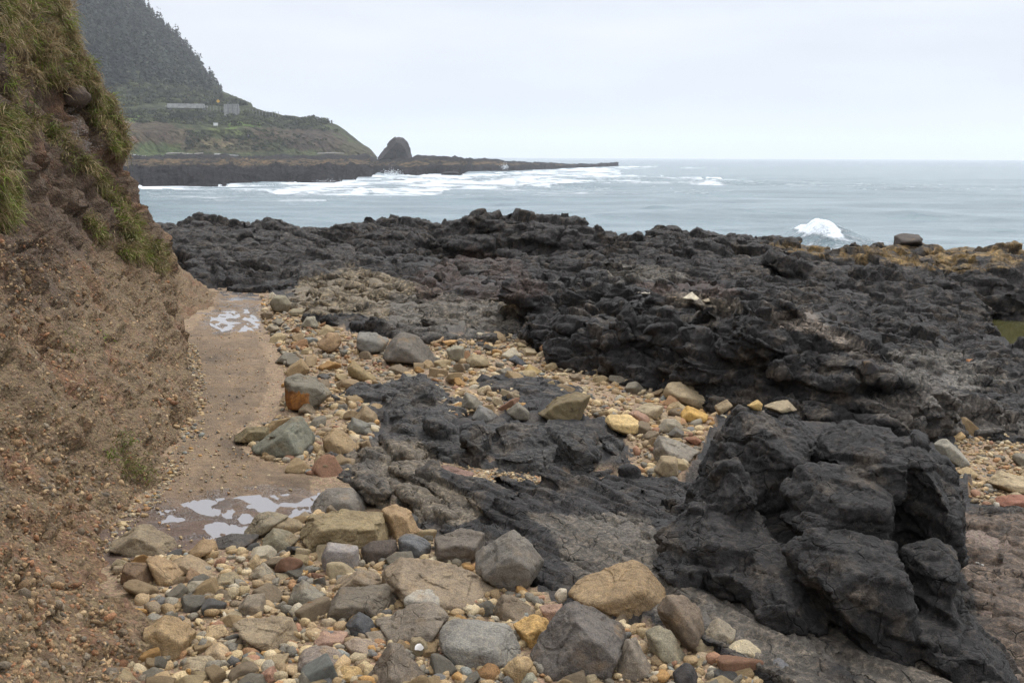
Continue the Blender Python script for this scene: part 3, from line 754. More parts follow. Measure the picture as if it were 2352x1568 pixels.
rock('B', 'grey-brown triangular rock at the bottom edge left of centre', (.185, .155, .12), [(230, 1560), (310, 1440), (400, 1300), (480, 1330), (660, 1560), (640, 1620), (250, 1620)], k=28)
rock('B', 'orange-tan low stone at the bottom, left of the triangular rock', (.43, .30, .14), [(20, 1500), (100, 1450), (200, 1460), (240, 1510), (130, 1560)], k=12)
rock('B', 'tan stone cut by the bottom edge below the triangular rock', (.38, .285, .165), [(295, 1560), (420, 1510), (550, 1525), (620, 1570), (600, 1615), (300, 1615)], k=12)
rock('B', 'pinkish grey oval stone near the bottom left of centre', (.31, .25, .19), [(95, 1310), (180, 1270), (280, 1290), (360, 1340), (250, 1400), (130, 1385)], k=10)
rock('B', 'brown-grey flat rock below the small blue-grey speckled rock', (.23, .19, .14), [(235, 1245), (340, 1230), (480, 1280), (545, 1320), (440, 1345), (280, 1300)], k=16)
rock('B', 'orange-brown lumpy stone at the bottom edge, centre', (.28, .165, .075), [(945, 1490), (1020, 1430), (1090, 1460), (1125, 1540), (1000, 1555)], k=12)
rock('B', 'yellow-brown rock with a red stain beside the veined boulder', (.36, .265, .145), [(1115, 1480), (1190, 1395), (1260, 1390), (1320, 1440), (1240, 1585), (1150, 1570)], k=16)
rock('B', 'pale greenish stone at the bottom edge in the centre', (.30, .29, .22), [(1220, 1550), (1260, 1500), (1310, 1490), (1350, 1570), (1340, 1610), (1230, 1610)], k=12)
rock('B', 'smooth cream oval pebble lying above the long tan slab', 'cream', [(635, 770), (680, 752), (760, 785), (795, 825), (720, 822), (650, 795)], k=8, rough=.01, name='pebble', cat='pebble', d=None)
rock('B', 'smooth round cream pebble in front of the long tan slab', 'cream', [(858, 1090), (900, 1060), (950, 1075), (960, 1115), (900, 1135), (865, 1115)], k=7, rough=.01, name='pebble', cat='pebble')
rock('B', 'round white pebble against the hump-backed tan boulder', (.58, .52, .40), [(1442, 1000), (1480, 955), (1530, 960), (1530, 1040), (1480, 1058), (1450, 1030)], k=7, rough=.01, name='pebble', cat='pebble')
rock('A', 'pointed tan-grey boulder at the left edge of the stone pile', (.28, .23, .155), [(712, 665), (900, 548), (960, 550), (1110, 640), (1137, 690), (1110, 748), (900, 745), (760, 705)], k=26, toptilt=40)
rock('A', 'round-topped brown boulder at the foot of the bank', 'brown', [(768, 910), (800, 795), (960, 800), (990, 950), (860, 960)], k=15, rough=.03)
rock('A', 'lumpy tan boulder beside the round-topped brown one', 'tan', [(920, 770), (1000, 745), (1100, 790), (1190, 860), (1140, 925), (1040, 940), (980, 900)], k=13)
rock('A', 'long tan stone behind the small brown pyramid rock', (.30, .23, .145), [(1095, 780), (1200, 735), (1300, 780), (1410, 850), (1380, 895), (1280, 895), (1150, 840)], k=13)
rock('A', 'small brown pyramid-shaped rock in the left stone pile', (.24, .16, .095), [(1155, 945), (1215, 825), (1320, 910), (1300, 950)], k=30, rough=.02)
rock('A', 'low olive-tan rock right of the brown pyramid rock', (.25, .21, .135), [(1320, 935), (1400, 870), (1500, 855), (1565, 930), (1480, 960), (1380, 965)], k=18)
rock('A', 'tan rounded rock below the flat dark slab by the puddle', 'tan', [(1190, 735), (1280, 650), (1380, 645), (1400, 715), (1280, 775)], k=12)
rock('A', 'flat dark grey slab lying at the front edge of the puddle', 'dgrey', [(1380, 640), (1480, 610), (1660, 615), (1640, 670), (1500, 715), (1390, 705)], k=24)
rock('A', 'broad grey-tan boulder with its back edge in the puddle', (.25, .215, .15), [(1550, 600), (1650, 480), (1740, 470), (1850, 500), (1740, 600), (1660, 640), (1560, 630)], k=16)
rock('A', 'tan saddle-shaped rock beside the ochre-sided boulder', (.30, .24, .15), [(1735, 560), (1760, 490), (1900, 520), (1950, 560), (1900, 620), (1780, 610)], k=14)
rock('A', 'olive-grey boulder in front of the tan saddle-shaped rock', (.22, .195, .135), [(1665, 650), (1740, 570), (1850, 600), (1910, 650), (1860, 700), (1700, 735)], k=15)
rock('A', 'small upright tan rock amid gravel left of the banded rock', 'ltan', [(1575, 810), (1640, 735), (1675, 800), (1630, 855)], k=24)
rock('A', 'leaning pale grey rock below the small upright tan one', (.32, .285, .215), [(1600, 860), (1680, 790), (1765, 890), (1660, 915)], k=26)
rock('A', 'tan block with five-sided front face beside the muddy track', (.34, .245, .135), [(915, 1215), (1050, 1135), (1130, 1150), (1260, 1230), (1220, 1355), (1120, 1403), (1000, 1383), (960, 1280)], k=32, rough=.025, toptilt=42)
rock('A', 'grey and tan broken rock above the broad flat tan one', (.25, .21, .155), [(1510, 1085), (1580, 1000), (1690, 990), (1712, 1115), (1560, 1135)], k=22)
rock('A', 'grey boxy rock with sharp corners in the left stone pile', (.22, .20, .155), [(1835, 1040), (1870, 960), (1930, 900), (2080, 1000), (2075, 1075), (1960, 1095)], k=30, rough=.025)
rock('A', 'broad flat tan rock with a grey front face, lower left', (.28, .225, .15), [(1470, 1185), (1600, 1140), (1850, 1150), (1932, 1310), (1880, 1375), (1740, 1355), (1670, 1280)], k=28, toptilt=55)
rock('A', 'pale tan wedge right of the five-sided block', 'ltan', [(1280, 1285), (1330, 1200), (1420, 1190), (1470, 1250), (1360, 1295)], k=24)
rock('A', 'flat light tan stone lying in front of the pale tan wedge', (.42, .32, .20), [(1305, 1360), (1390, 1300), (1500, 1380), (1440, 1425), (1340, 1415)], k=18)
rock('A', 'broad grey-tan low rock near the bottom left corner', (.31, .255, .17), [(1145, 1450), (1200, 1400), (1340, 1390), (1425, 1470), (1330, 1510), (1160, 1510)], k=18)
rock('A', 'purplish grey rounded boulder near the bottom, left of centre', (.25, .21, .175), [(1895, 1400), (1950, 1330), (2080, 1320), (2230, 1400), (2270, 1450), (2100, 1505), (1960, 1475)], k=13)
rock('A', 'pinkish tan boat-shaped rock above the purplish boulder', 'pink', [(1985, 1280), (2060, 1230), (2225, 1240), (2215, 1305), (2060, 1335)], k=22)
rock('A', 'thin tan rock left of the purplish grey boulder', (.34, .265, .16), [(1640, 1455), (1690, 1400), (1850, 1370), (1840, 1445), (1700, 1480)], k=22)
rock('A', 'small reddish pink rock near the bottom left', (.36, .215, .15), [(1665, 1505), (1750, 1445), (1785, 1540), (1690, 1565)], k=18)
rock('A', 'light tan stone at the bottom below the purplish boulder', 'ltan', [(2110, 1500), (2170, 1450), (2330, 1470), (2320, 1545), (2150, 1550)], k=12)
rock('E', 'green-grey angular boulder with a peaked top on the path edge', 'green', [(35, 1020), (150, 930), (300, 830), (360, 830), (450, 960), (430, 1065), (250, 1092), (80, 1065)], k=22)
rock('E', 'flat olive-tan rock on the path left of the peaked boulder', 'olive', [(-72, 945), (0, 890), (150, 895), (160, 960), (60, 1000), (-62, 990)], k=22)
rock('E', 'smooth tan boulder right of the green-grey peaked one', (.30, .22, .125), [(480, 960), (570, 890), (640, 930), (735, 1020), (700, 1055), (560, 1085), (510, 1045)], k=15, rough=.03)
rock('E', 'tan-brown ridge-backed rock above the smooth tan boulder', (.25, .19, .115), [(670, 850), (760, 750), (820, 790), (852, 855), (800, 885), (720, 880)], k=22)
rock('E', 'grey layered rock beneath the ridge-backed tan one', (.20, .195, .165), [(640, 900), (680, 830), (800, 870), (800, 940), (700, 935)], k=18)
rock('E', 'ochre tilted block standing in the middle gravel', (.27, .205, .105), [(645, 510), (690, 470), (740, 510), (840, 580), (830, 612), (740, 605), (660, 565)], k=26)
rock('E', 'large grey mound-shaped boulder in the middle distance', (.155, .14, .118), [(860, 440), (920, 330), (990, 283), (1100, 310), (1180, 390), (1245, 490), (1200, 518), (1050, 500), (880, 475)], k=13, rough=.03)
rock('E', 'blue-grey streaked boulder left of the grey mound', (.19, .185, .165), [(705, 400), (720, 290), (830, 290), (920, 330), (880, 425), (780, 440)], k=20)
rock('E', 'orange-tan cracked boulder in the distant stones', (.30, .205, .115), [(450, 360), (520, 290), (590, 290), (617, 360), (560, 425), (480, 395)], k=22)
rock('E', 'dark grey wedge at the path edge in the middle distance', (.155, .14, .11), [(175, 490), (250, 410), (320, 430), (345, 485), (260, 498)], k=20)
rock('E', 'rounded green-grey boulder at the far end of the path', (.21, .19, .135), [(148, 110), (190, 50), (260, 55), (297, 110), (270, 165), (180, 168)], k=13)
rock('E', 'low olive stone right of the far rounded boulder', (.22, .19, .125), [(270, 165), (300, 135), (380, 140), (372, 188), (290, 190)], k=13)
rock('E', 'grey-green flat-faced rock below the far rounded boulder', (.23, .215, .165), [(350, 250), (390, 185), (440, 190), (472, 260), (400, 275)], k=22)
rock('E', 'small grey-tan rock on the right edge of the far path', (.26, .225, .16), [(118, 270), (160, 235), (225, 265), (185, 297)], k=14)
rock('E', 'grey rounded rock stacked just behind the far path edge', (.20, .18, .135), [(158, 225), (200, 195), (252, 220), (222, 255)], k=12)
rock('E', 'leaning olive-brown boulder with pointed top on the bedrock', (.20, .16, .09), [(1855, 810), (1990, 700), (2110, 665), (2202, 690), (2150, 830), (2060, 897), (1980, 885)], k=22, toptilt=20)
rock('E', 'grey triangular rock in a hollow of the middle gravel', (.19, .175, .14), [(1355, 780), (1400, 668), (1480, 700), (1530, 790)], k=26)
rock('E', 'blue-grey rock with an orange stain beside the triangular one', (.21, .205, .19), [(1435, 840), (1490, 750), (1560, 780), (1605, 830), (1560, 868)], k=20)
rock('E', 'smooth grey rock resting on the dark rounded bedrock', (.18, .165, .13), [(1655, 795), (1730, 730), (1810, 790), (1822, 855), (1720, 850)], k=13)
rock('E', 'squarish pale grey-green rock behind the middle gravel', (.28, .26, .195), [(1275, 400), (1340, 368), (1397, 380), (1395, 480), (1300, 475)], k=26)
rock('E', 'tan rounded rock right of the squarish pale one', (.30, .245, .15), [(1402, 470), (1450, 420), (1540, 450), (1562, 505), (1430, 520)], k=16)
rock('E', 'flat tan stone leaning on the black slope behind the gravel', (.36, .26, .155), [(1172, 350), (1265, 313), (1265, 350), (1190, 374)], k=26)
rock('E', 'flat orange stone at the foot of the black slope', (.42, .26, .11), [(1248, 350), (1300, 335), (1357, 340), (1300, 384)], k=24)
rock('E', 'small black rounded rock amid pale gravel', 'black', [(1462, 600), (1510, 550), (1577, 580), (1560, 618), (1490, 618)], k=12)
rock('E', 'dark blue-grey oval rock in the pale stones', (.075, .08, .088), [(1668, 465), (1720, 430), (1797, 490), (1740, 510)], k=10)
rock('E', 'ochre pyramid-shaped stone in the pale gravel', (.34, .25, .11), [(1763, 540), (1810, 490), (1902, 548), (1830, 562)], k=26)
rock('E', 'pinkish flat slab lying in the wet hollow of the bedrock', (.23, .15, .12), [(1222, 1190), (1250, 1130), (1450, 1180), (1440, 1245), (1300, 1228)], k=24, thick=.2)
rock('H', 'large tan saddle-shaped boulder below the black ridge', (.34, .275, .175), [(1082, 800), (1120, 740), (1220, 728), (1310, 790), (1387, 805), (1395, 885), (1330, 915), (1200, 860), (1100, 840)], k=13)
rock('H', 'bright yellow block in the pale stones', (.55, .35, .11), [(1203, 935), (1250, 885), (1382, 940), (1372, 985), (1300, 1008), (1210, 990)], k=24, rough=.03)
rock('H', 'cream and yellow weathered boulder left of the yellow block', (.55, .41, .20), [(715, 985), (740, 945), (880, 945), (952, 990), (940, 1055), (850, 1075), (760, 1045)], k=16)
rock('H', 'grey-tan block behind the cream and yellow boulder', (.33, .275, .18), [(900, 910), (960, 885), (1102, 890), (1080, 955), (1030, 990), (960, 950)], k=24)
rock('H', 'reddish pink rock behind the cream and yellow boulder', (.30, .19, .135), [(866, 935), (920, 910), (1000, 955), (1032, 1012), (960, 1015)], k=14)
rock('H', 'grey rounded rock in front of the bright yellow block', (.27, .24, .18), [(1038, 1050), (1100, 970), (1180, 970), (1232, 1035), (1140, 1075)], k=15)
rock('H', 'dark grey small rock between the grey slab and round rock', (.14, .13, .11), [(1118, 1075), (1170, 1020), (1232, 1050), (1210, 1108)], k=14)
rock('H', 'flat grey slab lying left of the tall dark outcrop', (.21, .19, .155), [(1018, 1180), (1060, 1070), (1180, 1110), (1335, 1180), (1200, 1265), (1040, 1268)], k=26, toptilt=55)
rock('H', 'upright tan rock standing below the flat grey slab', (.29, .23, .145), [(1028, 1300), (1080, 1205), (1182, 1205), (1192, 1330), (1100, 1358)], k=18)
rock('H', 'pale cream flat stone below the upright tan rock', 'cream', [(1028, 1395), (1090, 1352), (1172, 1355), (1110, 1405)], k=18)
rock('H', 'red-brown rock at the foot of the tall dark outcrop', (.22, .11, .065), [(1218, 1095), (1300, 1080), (1342, 1110), (1300, 1152)], k=16)
rock('H', 'tan triangular rock just right of the saddle-shaped boulder', (.32, .265, .165), [(1433, 840), (1480, 780), (1552, 840), (1520, 868)], k=20)
rock('H', 'tan wedge stone at the right end of the pale gravel', (.34, .285, .18), [(1988, 925), (2112, 885), (2112, 942), (2040, 965)], k=26)
rock('H', 'cream stone below the tan wedge at the gravel end', (.44, .36, .21), [(2066, 965), (2100, 925), (2222, 960), (2150, 995)], k=18)
rock('H', 'grey shard standing by the small bright puddle', (.19, .175, .13), [(685, 1445), (760, 1338), (802, 1370), (740, 1445)], k=28)
rock('H', 'round grey-tan stone at the edge of the small puddle', (.26, .225, .15), [(553, 1435), (570, 1405), (657, 1430), (620, 1470)], k=9)
rock('H', 'orange wet stone beside the water trickle', (.30, .16, .06), [(222, 1515), (332, 1505), (312, 1555), (240, 1555)], k=22)
rock('R', 'tan angular rock in the pebbles behind the tall outcrop', (.36, .28, .16), [(1518, 1340), (1560, 1308), (1650, 1320), (1660, 1400), (1540, 1445)], k=26)
rock('R', 'blocky tan-orange rock touching its angular tan neighbour', (.38, .27, .14), [(1555, 1445), (1640, 1380), (1700, 1340), (1782, 1410), (1680, 1485)], k=24)
rock('R', 'rust-faced rock standing on the far right black rocks', (.30, .14, .06), [(1788, 775), (1800, 688), (1862, 690), (1922, 765), (1890, 808)], k=26)
rock('C', 'low tan stone at the right behind the tall outcrop', (.40, .31, .18), [(1918, 220), (1990, 182), (2062, 232), (1990, 265)], k=14)
rock('C', 'large tan broken boulder at the right edge among pebbles', (.36, .29, .185), [(2108, 285), (2200, 213), (2352, 245), (2400, 300), (2370, 375), (2200, 345)], k=24)
rock('C', 'flat red-brown boulder at the right edge of the frame', (.22, .105, .07), [(2138, 410), (2190, 368), (2360, 365), (2420, 420), (2370, 465), (2200, 470)], k=18)
rock('C', 'small pale grey upright stone by the red-brown boulder', 'pale', [(2120, 485), (2160, 410), (2195, 415), (2190, 475)], k=12)
rock('C', 'yellow-tan stone on the shelly gravel at the right edge', (.40, .33, .18), [(2233, 900), (2340, 868), (2380, 900), (2352, 938)], k=14)
rock('C', 'pale grey rounded rock against the back of the tall outcrop', (.27, .255, .21), [(1775, 40), (1850, 5), (1950, 85), (1992, 165), (1900, 195), (1800, 120)], k=14)

# the two-tone boulder on the path edge: grey stone with a broken rust-orange face
def two_tone_material(cx, cz, rx, rz):
    m = stone_material('rust_faced_stone', 'object', crack=.7, mottle=.3)
    nt = m.node_tree; g = G(nt)
    b = next(n for n in nt.nodes if n.type == 'BSDF_PRINCIPLED')
    old = b.inputs['Base Color'].links[0].from_socket
    tc = g.n('ShaderNodeTexCoord'); sp = g.n('ShaderNodeSeparateXYZ'); g.l(tc.outputs['Object'], sp.inputs[0])
    nz = g.noise(tc.outputs['Object'], 14, 4, .6)
    jit = g.math('MULTIPLY', g.math('SUBTRACT', nz, .5), .12)
    ax = g.math('DIVIDE', g.math('ABSOLUTE', g.math('SUBTRACT', g.math('ADD', sp.outputs[0], jit), cx)), rx)
    az = g.math('DIVIDE', g.math('ABSOLUTE', g.math('SUBTRACT', g.math('ADD', sp.outputs[2], jit), cz)), rz)
    k = g.ramp(g.math('MAXIMUM', ax, az), .85, 1.0, 1, 0)
    k = g.math('MULTIPLY', k, g.ramp(sp.outputs[1], .0, -.03))
    rust = g.mix(g.ramp(g.noise(tc.outputs['Object'], 22, 5, .65), .3, .7), (.16, .07, .03), (.46, .20, .05))
    g.l(g.mix(k, old, rust), b.inputs['Base Color'])
    return m
rock('E', 'grey boulder with a bright rust-orange broken face on the path edge', (.17, .155, .12), [(243, 640), (260, 570), (330, 553), (440, 580), (557, 680), (480, 755), (380, 803), (260, 785)], k=26, rough=.03, toptilt=36,
     mat=two_tone_material(-.045, -.065, .115, .105))

# white shell in the front cobbles
def shell():
    c = on_ground([752.6 + 585 * .36], [1003.8 + 1395 * .36])[0]
    nr, nc = 9, 15; V = []
    for i in range(nr):
        for j in range(nc):
            a = -1.2 + 2.4 * j / (nc - 1); r = .004 + .036 * i / (nr - 1)
            V.append((r * math.sin(a) * 1.1, r * math.cos(a) - .02, .012 * math.sin(math.pi * i / (nr - 1) * .6) * math.cos(a * .9) + .0012 * math.cos(a * 22) * i / nr))
    V = np.array(V); Fs = grid_faces(nr, nc)
    V2 = V + np.array([0, 0, -.0015]); n = len(V)
    me = new_mesh('shell', np.concatenate([V, V2]), np.concatenate([Fs, Fs[:, ::-1] + n]))
    m, nt, b = mat_new('white_shell'); g = G(nt); tc = g.n('ShaderNodeTexCoord')
    g.l(g.mix(g.noise(tc.outputs['Object'], 60, 3), (.40, .37, .33), (.58, .55, .50)), b.inputs['Base Color']); b.inputs['Roughness'].default_value = .35
    o = link('shell', me, m, loc=c + np.array([0, 0, .03])); o.rotation_euler = (.5, .1, .9); o.scale = (.65, .65, .65)
    tag(o, 'small white broken shell lying in the front gravel', 'shell')
shell()

# rock jutting from the bank
def bank_rock():
    h, n = on_bank(175, 225)
    dc = (np.array(h) - CAM) @ _F
    rock('D', 'dark brown boulder jutting out of the grassy bank', (.085, .062, .048), [(152, 225), (165, 200), (190, 197), (210, 222), (200, 240), (170, 258), (158, 255)], d=dc - .02, thick=.34, k=22)
bank_rock()

# ------------------------------------------------------------------ bedrock outcrops
def random_blocks(pts, sizes, yaw, dip, rng, aspect=(1, .62, .5), level=2, jitter=.35, roll=0.0):
    S0, F0 = ico(level); n0 = len(S0); Vs, Fs = [], []
    for i, (p, L) in enumerate(zip(pts, sizes)):
        a = np.array(aspect) * rng.uniform(.75, 1.25, 3) * L * .5
        N = rng.normal(size=(11, 3)); N /= np.linalg.norm(N, axis=1)[:, None]
        N = np.concatenate([N, np.eye(3), -np.eye(3)]); H = np.r_[rng.uniform(.72, 1.05, 11), rng.uniform(.75, 1.0, 6)]
        r = clip_solid(S0, N, H, 44)
        V = S0 * r[:, None] * a
        y, d_, rl = yaw + rng.normal(0, jitter), dip + rng.normal(0, jitter * .6), roll + rng.normal(0, jitter * .8)
        Rm = (Matrix.Rotation(y, 3, 'Z') @ Matrix.Rotation(d_, 3, 'Y') @ Matrix.Rotation(rl, 3, 'X'))
        V = V @ np.array(Rm).T + p
        Vs.append(V); Fs.append(F0 + i * n0)
    return np.concatenate(Vs), np.concatenate(Fs)

def drop_islands(V, Q, N):
    lab = np.arange(len(V))
    for _ in range(200):
        m = lab[Q].min(1); new = lab.copy()
        for j in range(4): np.minimum.at(new, Q[:, j], m)
        new = new[new]; new = new[new]
        if (new == lab).all(): break
        lab = new
    u, cnt = np.unique(lab, return_counts=True)
    return keep_verts(V, Q, lab == u[cnt.argmax()], N)

def finish_outcrop(name, label, V, Fs, voxel, amp, freq, stretch, yaw, seed, mat, base=(.036, .0325, .030), cut=.12, pits=0.0, facet=1.0, crack=1.2):
    V, N, Q = remesh(V, Fs, voxel)
    V, Q, N = drop_islands(V, Q, N)
    if cut is not None:
        zt = terrain(V[:, :2]); V, Q, N = keep_verts(V, Q, V[:, 2] > zt - cut, N)
    c, s = math.cos(yaw), math.sin(yaw)
    L = np.stack([c * V[:, 0] + s * V[:, 1], -s * V[:, 0] + c * V[:, 1], V[:, 2]], 1) * np.array([1 / stretch, 1, 1.3]) * freq
    d = amp * (fbm(L, 4, seed, .55, True) * .7 + fbm(L * .45 + 9, 3, seed + 7) * .9) + amp * .35 * fbm(V * freq * 4.5, 3, seed + 11, .6)
    W_ = V + .25 / freq * np.stack([gnoise(L * .8, 1), gnoise(L * .8, 2), gnoise(L * .8, 3)], 1)
    LW = np.stack([c * W_[:, 0] + s * W_[:, 1], -s * W_[:, 0] + c * W_[:, 1], W_[:, 2]], 1) * np.array([1 / stretch, 1, 1.35])
    c1, e1 = cells(LW * freq * .42, seed); c2, e2 = cells(LW * freq * 1.15 + 3, seed + 1); c3, e3 = cells(LW * freq * 2.6 + 8, seed + 2)
    d = d * .4 + facet * amp * (1.9 * c1 + 1.0 * c2 + .45 * c3 + .3 * gnoise(V * freq * 9, seed + 8) + .2 * gnoise(V * freq * 19, seed + 9)) - amp * crack * (sstep(.08, .0, e1) * 1.0 + .4 * sstep(.08, 0, e2))
    if pits: d -= pits * sstep(.12, .4, gnoise(V * 55, seed + 3)) * sstep(-.1, .2, gnoise(V * 5, seed + 5))
    V = V + N * d[:, None]
    C = rock_colour(V, base, seed != 325)
    org = V.mean(0); org[2] = V[:, 2].min()
    me = new_mesh(name, V - org, Q); set_col(me, C)
    o = link(name, me, mat, loc=org)
    if label: tag(o, label, 'rock outcrop')
    return o

def outcrop(label, poly, n, size, yaw, voxel, rise=.0, dip=.1, amp=.03, freq=6, stretch=2.0, seed=1, mat=None, aspect=(1, .62, .5), jitter=.35, base=(.036, .0325, .030), fall=2.0, cut=.12, power=1.6, roll=0.0):
    rng = np.random.default_rng(seed)
    q = sample_poly(poly, n * 4, rng)
    P = on_ground(q[:, 0], q[:, 1]); d = (P - CAM) @ _F
    w = (d / d.max()) ** fall
    P = P[rng.random(len(P)) < w][:n]
    s = size[0] + (size[1] - size[0]) * rng.random(len(P)) ** power
    s = s[(P[:, 1] < 36)]; P = P[(P[:, 1] < 36)]
    P[:, 2] += rise * rng.uniform(-.3, 1, len(P)) - s * .12
    V, Fs = random_blocks(P, s, yaw, dip, rng, aspect, 3, jitter, roll)
    return finish_outcrop('rock_outcrop', label, V, Fs, voxel, amp, freq, stretch, yaw, seed, mat or MAT_BASALT_FAR, base, cut)

# far black ridge, piece by piece
outcrop('black knobbly lava mound at the left end of the shore ridge', [(340, 535), (480, 522), (640, 532), (760, 542), (860, 540), (870, 590), (830, 640), (700, 655), (640, 668), (520, 664), (430, 605)], 744, (0.25, 1.2), -.3, .036, .10, amp=.05, freq=4.2, seed=301, aspect=(1.3, .75, .36), roll=0.3, jitter=.24, power=1.25, fall=1.0)
outcrop('high black lava crest in the middle of the shore ridge', [(850, 530), (900, 512), (1050, 512), (1190, 504), (1300, 512), (1420, 540), (1480, 575), (1400, 610), (1200, 600), (1050, 570), (940, 600), (850, 590)], 672, (0.25, 1.3), -.35, .038, .05, amp=.06, freq=4.2, seed=302, aspect=(1.3, .75, .38), roll=0.35, jitter=.24, power=1.25, fall=1.0)
outcrop('reddish brown weedy rock flat below the black crest', [(840, 600), (1050, 570), (1200, 600), (1300, 620), (1330, 660), (1150, 690), (980, 685), (860, 640)], 540, (.15, .6), -.3, .035, .02, amp=.04, freq=5, seed=303, fall=0.8)
outcrop('jagged dark lava hummocks right of the shore crest', [(1440, 560), (1620, 552), (1760, 565), (1780, 600), (1700, 640), (1550, 660), (1380, 650), (1320, 620), (1420, 600)], 510, (0.25, 1.2), -.5, .034, .1, amp=.05, freq=4.5, seed=304, aspect=(1.3, .7, .36), roll=0.4, jitter=.24, power=1.25, fall=1.0)
outcrop('dark rock ledges with yellow seaweed at the far right shore', [(1760, 565), (1900, 580), (2100, 572), (2500, 575), (2500, 625), (2200, 630), (1950, 625), (1780, 600)], 429, (.25, 1.0), .1, .04, .06, amp=.04, freq=4.5, seed=305, fall=1.0, aspect=(1, .7, .4))
outcrop('rough black rocks at the right behind the tide pool', [(1780, 605), (2200, 632), (2500, 630), (2500, 700), (2250, 700), (2050, 690), (1880, 660)], 429, (0.2, 1.0), -.3, .035, .06, amp=.05, freq=5, seed=306, aspect=(1.3, .75, .36), roll=0.3, jitter=.24, power=1.25, fall=1.0)
outcrop('broken dark rock flat left of the tide pool', [(1640, 650), (1880, 665), (2060, 700), (2210, 715), (2230, 770), (2120, 800), (2020, 790), (1880, 730), (1720, 690)], 588, (0.14, 0.7), -.5, .028, .03, amp=.04, freq=7, seed=307, aspect=(1.3, .75, .34), roll=0.35, jitter=.24, power=1.25, fall=0.8)
outcrop('wet black rubble rocks at the right edge below the tide pool', [(2030, 800), (2180, 790), (2320, 800), (2500, 830), (2500, 930), (2352, 950), (2150, 870), (2060, 850)], 504, (0.12, 0.6), -.5, .024, .03, amp=.035, freq=7, seed=308, aspect=(1.3, .75, .34), roll=0.3, jitter=.24, power=1.25, fall=0.8)
# middle ground
outcrop('tan cracked bedrock hump left of the black slope', [(640, 690), (700, 640), (800, 612), (930, 630), (1040, 670), (1190, 700), (1195, 750), (1130, 780), (980, 785), (880, 765), (760, 740), (680, 715)], 570, (.15, .6), -.55, .021, .04, amp=.028, freq=8, stretch=3, seed=309, fall=0.6, aspect=(1, .55, .32))
outcrop('long steep black ridge slanting across the middle of the shore', [(1195, 730), (1240, 690), (1400, 672), (1560, 698), (1750, 738), (1900, 770), (1985, 830), (2010, 900), (2000, 955), (1900, 950), (1700, 910), (1530, 878), (1400, 845), (1270, 785)], 744, (0.18, 0.9), -.75, .017, .07, dip=.25, amp=.035, freq=8, stretch=3.2, seed=310, aspect=(1.5, .6, .34), roll=0.55, jitter=.24, power=1.25, fall=0.6, mat=MAT_BASALT, base=(.025, .0225, .021))
outcrop('low grey rock ledges at the right beyond the tall outcrop', [(1960, 905), (2060, 880), (2200, 890), (2400, 950), (2400, 1020), (2250, 1000), (2120, 985), (2000, 960)], 312, (.15, .6), -.5, .018, .04, amp=.028, freq=8, stretch=2.5, seed=311, fall=0.6, mat=MAT_BASALT, aspect=(1, .6, .4))
# layered apron in front of the tall outcrop
outcrop('layered grey-brown bedrock apron sloping to the bottom right', [(1180, 1190), (1300, 1180), (1480, 1170), (1560, 1320), (1700, 1390), (1900, 1450), (2150, 1530), (2400, 1600), (2300, 1640), (1960, 1640), (1700, 1480), (1560, 1400), (1330, 1340), (1200, 1280), (1130, 1230)], 460, (.22, .75), -.92, .0105, .035, dip=.08, amp=.013, freq=13, stretch=7, seed=312, mat=MAT_BASALT, aspect=(2.6, .5, .2), jitter=.1, fall=.5)
outcrop('dark wet bedrock ribs between the puddle trickle and tall outcrop', [(1000, 1150), (1150, 1170), (1330, 1160), (1480, 1120), (1560, 1110), (1520, 1190), (1400, 1210), (1250, 1200), (1100, 1210)], 420, (.08, .3), -.8, .0105, .03, amp=.014, freq=13, stretch=5, seed=313, mat=MAT_BASALT, aspect=(2.2, .5, .24), jitter=.14, fall=.5)

outcrop('low brown bedrock shelf at the right edge beside the tall outcrop', [(2205, 1190), (2440, 1170), (2440, 1580), (2340, 1560), (2260, 1460), (2230, 1330)], 320, (.12, .5), -.4, .013, .02, amp=.014, freq=11, stretch=2, seed=314, mat=MAT_BASALT, aspect=(1.2, .8, .3), jitter=.25, fall=.5)

def traced_outcrop(label, blocks, voxel, seed, amp=.012, freq=10, stretch=2.0, yaw=-.6, base=(.036, .0325, .030), pits=0.0, thick=None, k=15, cut=.1, base_poly=None, facet=1.0, slab=(1.2, .8, .45)):
    Vs, Fs, n = [], [], 0
    for i, b in enumerate(blocks):
        zone, pts = b[0], b[1]; P = zp(zone, pts); A = np.array(P)
        if len(b) > 2 and b[2]: dc = b[2]
        else:
            yb = A[:, 1].max(); xb = A[A[:, 1] > yb - .3 * np.ptp(A[:, 1])][:, 0].mean()
            dc = (on_ground([xb], [yb])[0] - CAM) @ _F + .12
        T = b[3] if len(b) > 3 else max(.28, .9 * np.ptp(A[:, 0]) / FOC * dc)
        A2 = A.copy(); c = A2.mean(0); low = A2[:, 1] > c[1] + .2 * np.ptp(A2[:, 1]) * .5
        A2[low, 1] += 18                                    # carried down into the rock below
        V, F, s = traced_solid([tuple(a) for a in A2], dc, T, seed * 31 + i, 5, k * 1.8, .045)
        Vs.append(V); Fs.append(F + n); n += len(V)
    if base_poly is not None:
        rng = np.random.default_rng(seed); q = sample_poly(zp('E', base_poly), 110, rng); P = on_ground(q[:, 0], q[:, 1])
        P[:, 2] -= .07
        V, F = random_blocks(P, rng.uniform(.25, .5, len(P)), yaw, .05, rng, slab, 3, .15)
        Vs.append(V); Fs.append(F + n)
    return finish_outcrop('rock_outcrop', label, np.concatenate(Vs), np.concatenate(Fs), voxel, amp, freq, stretch, yaw, seed, MAT_BASALT, base, cut, pits, facet)

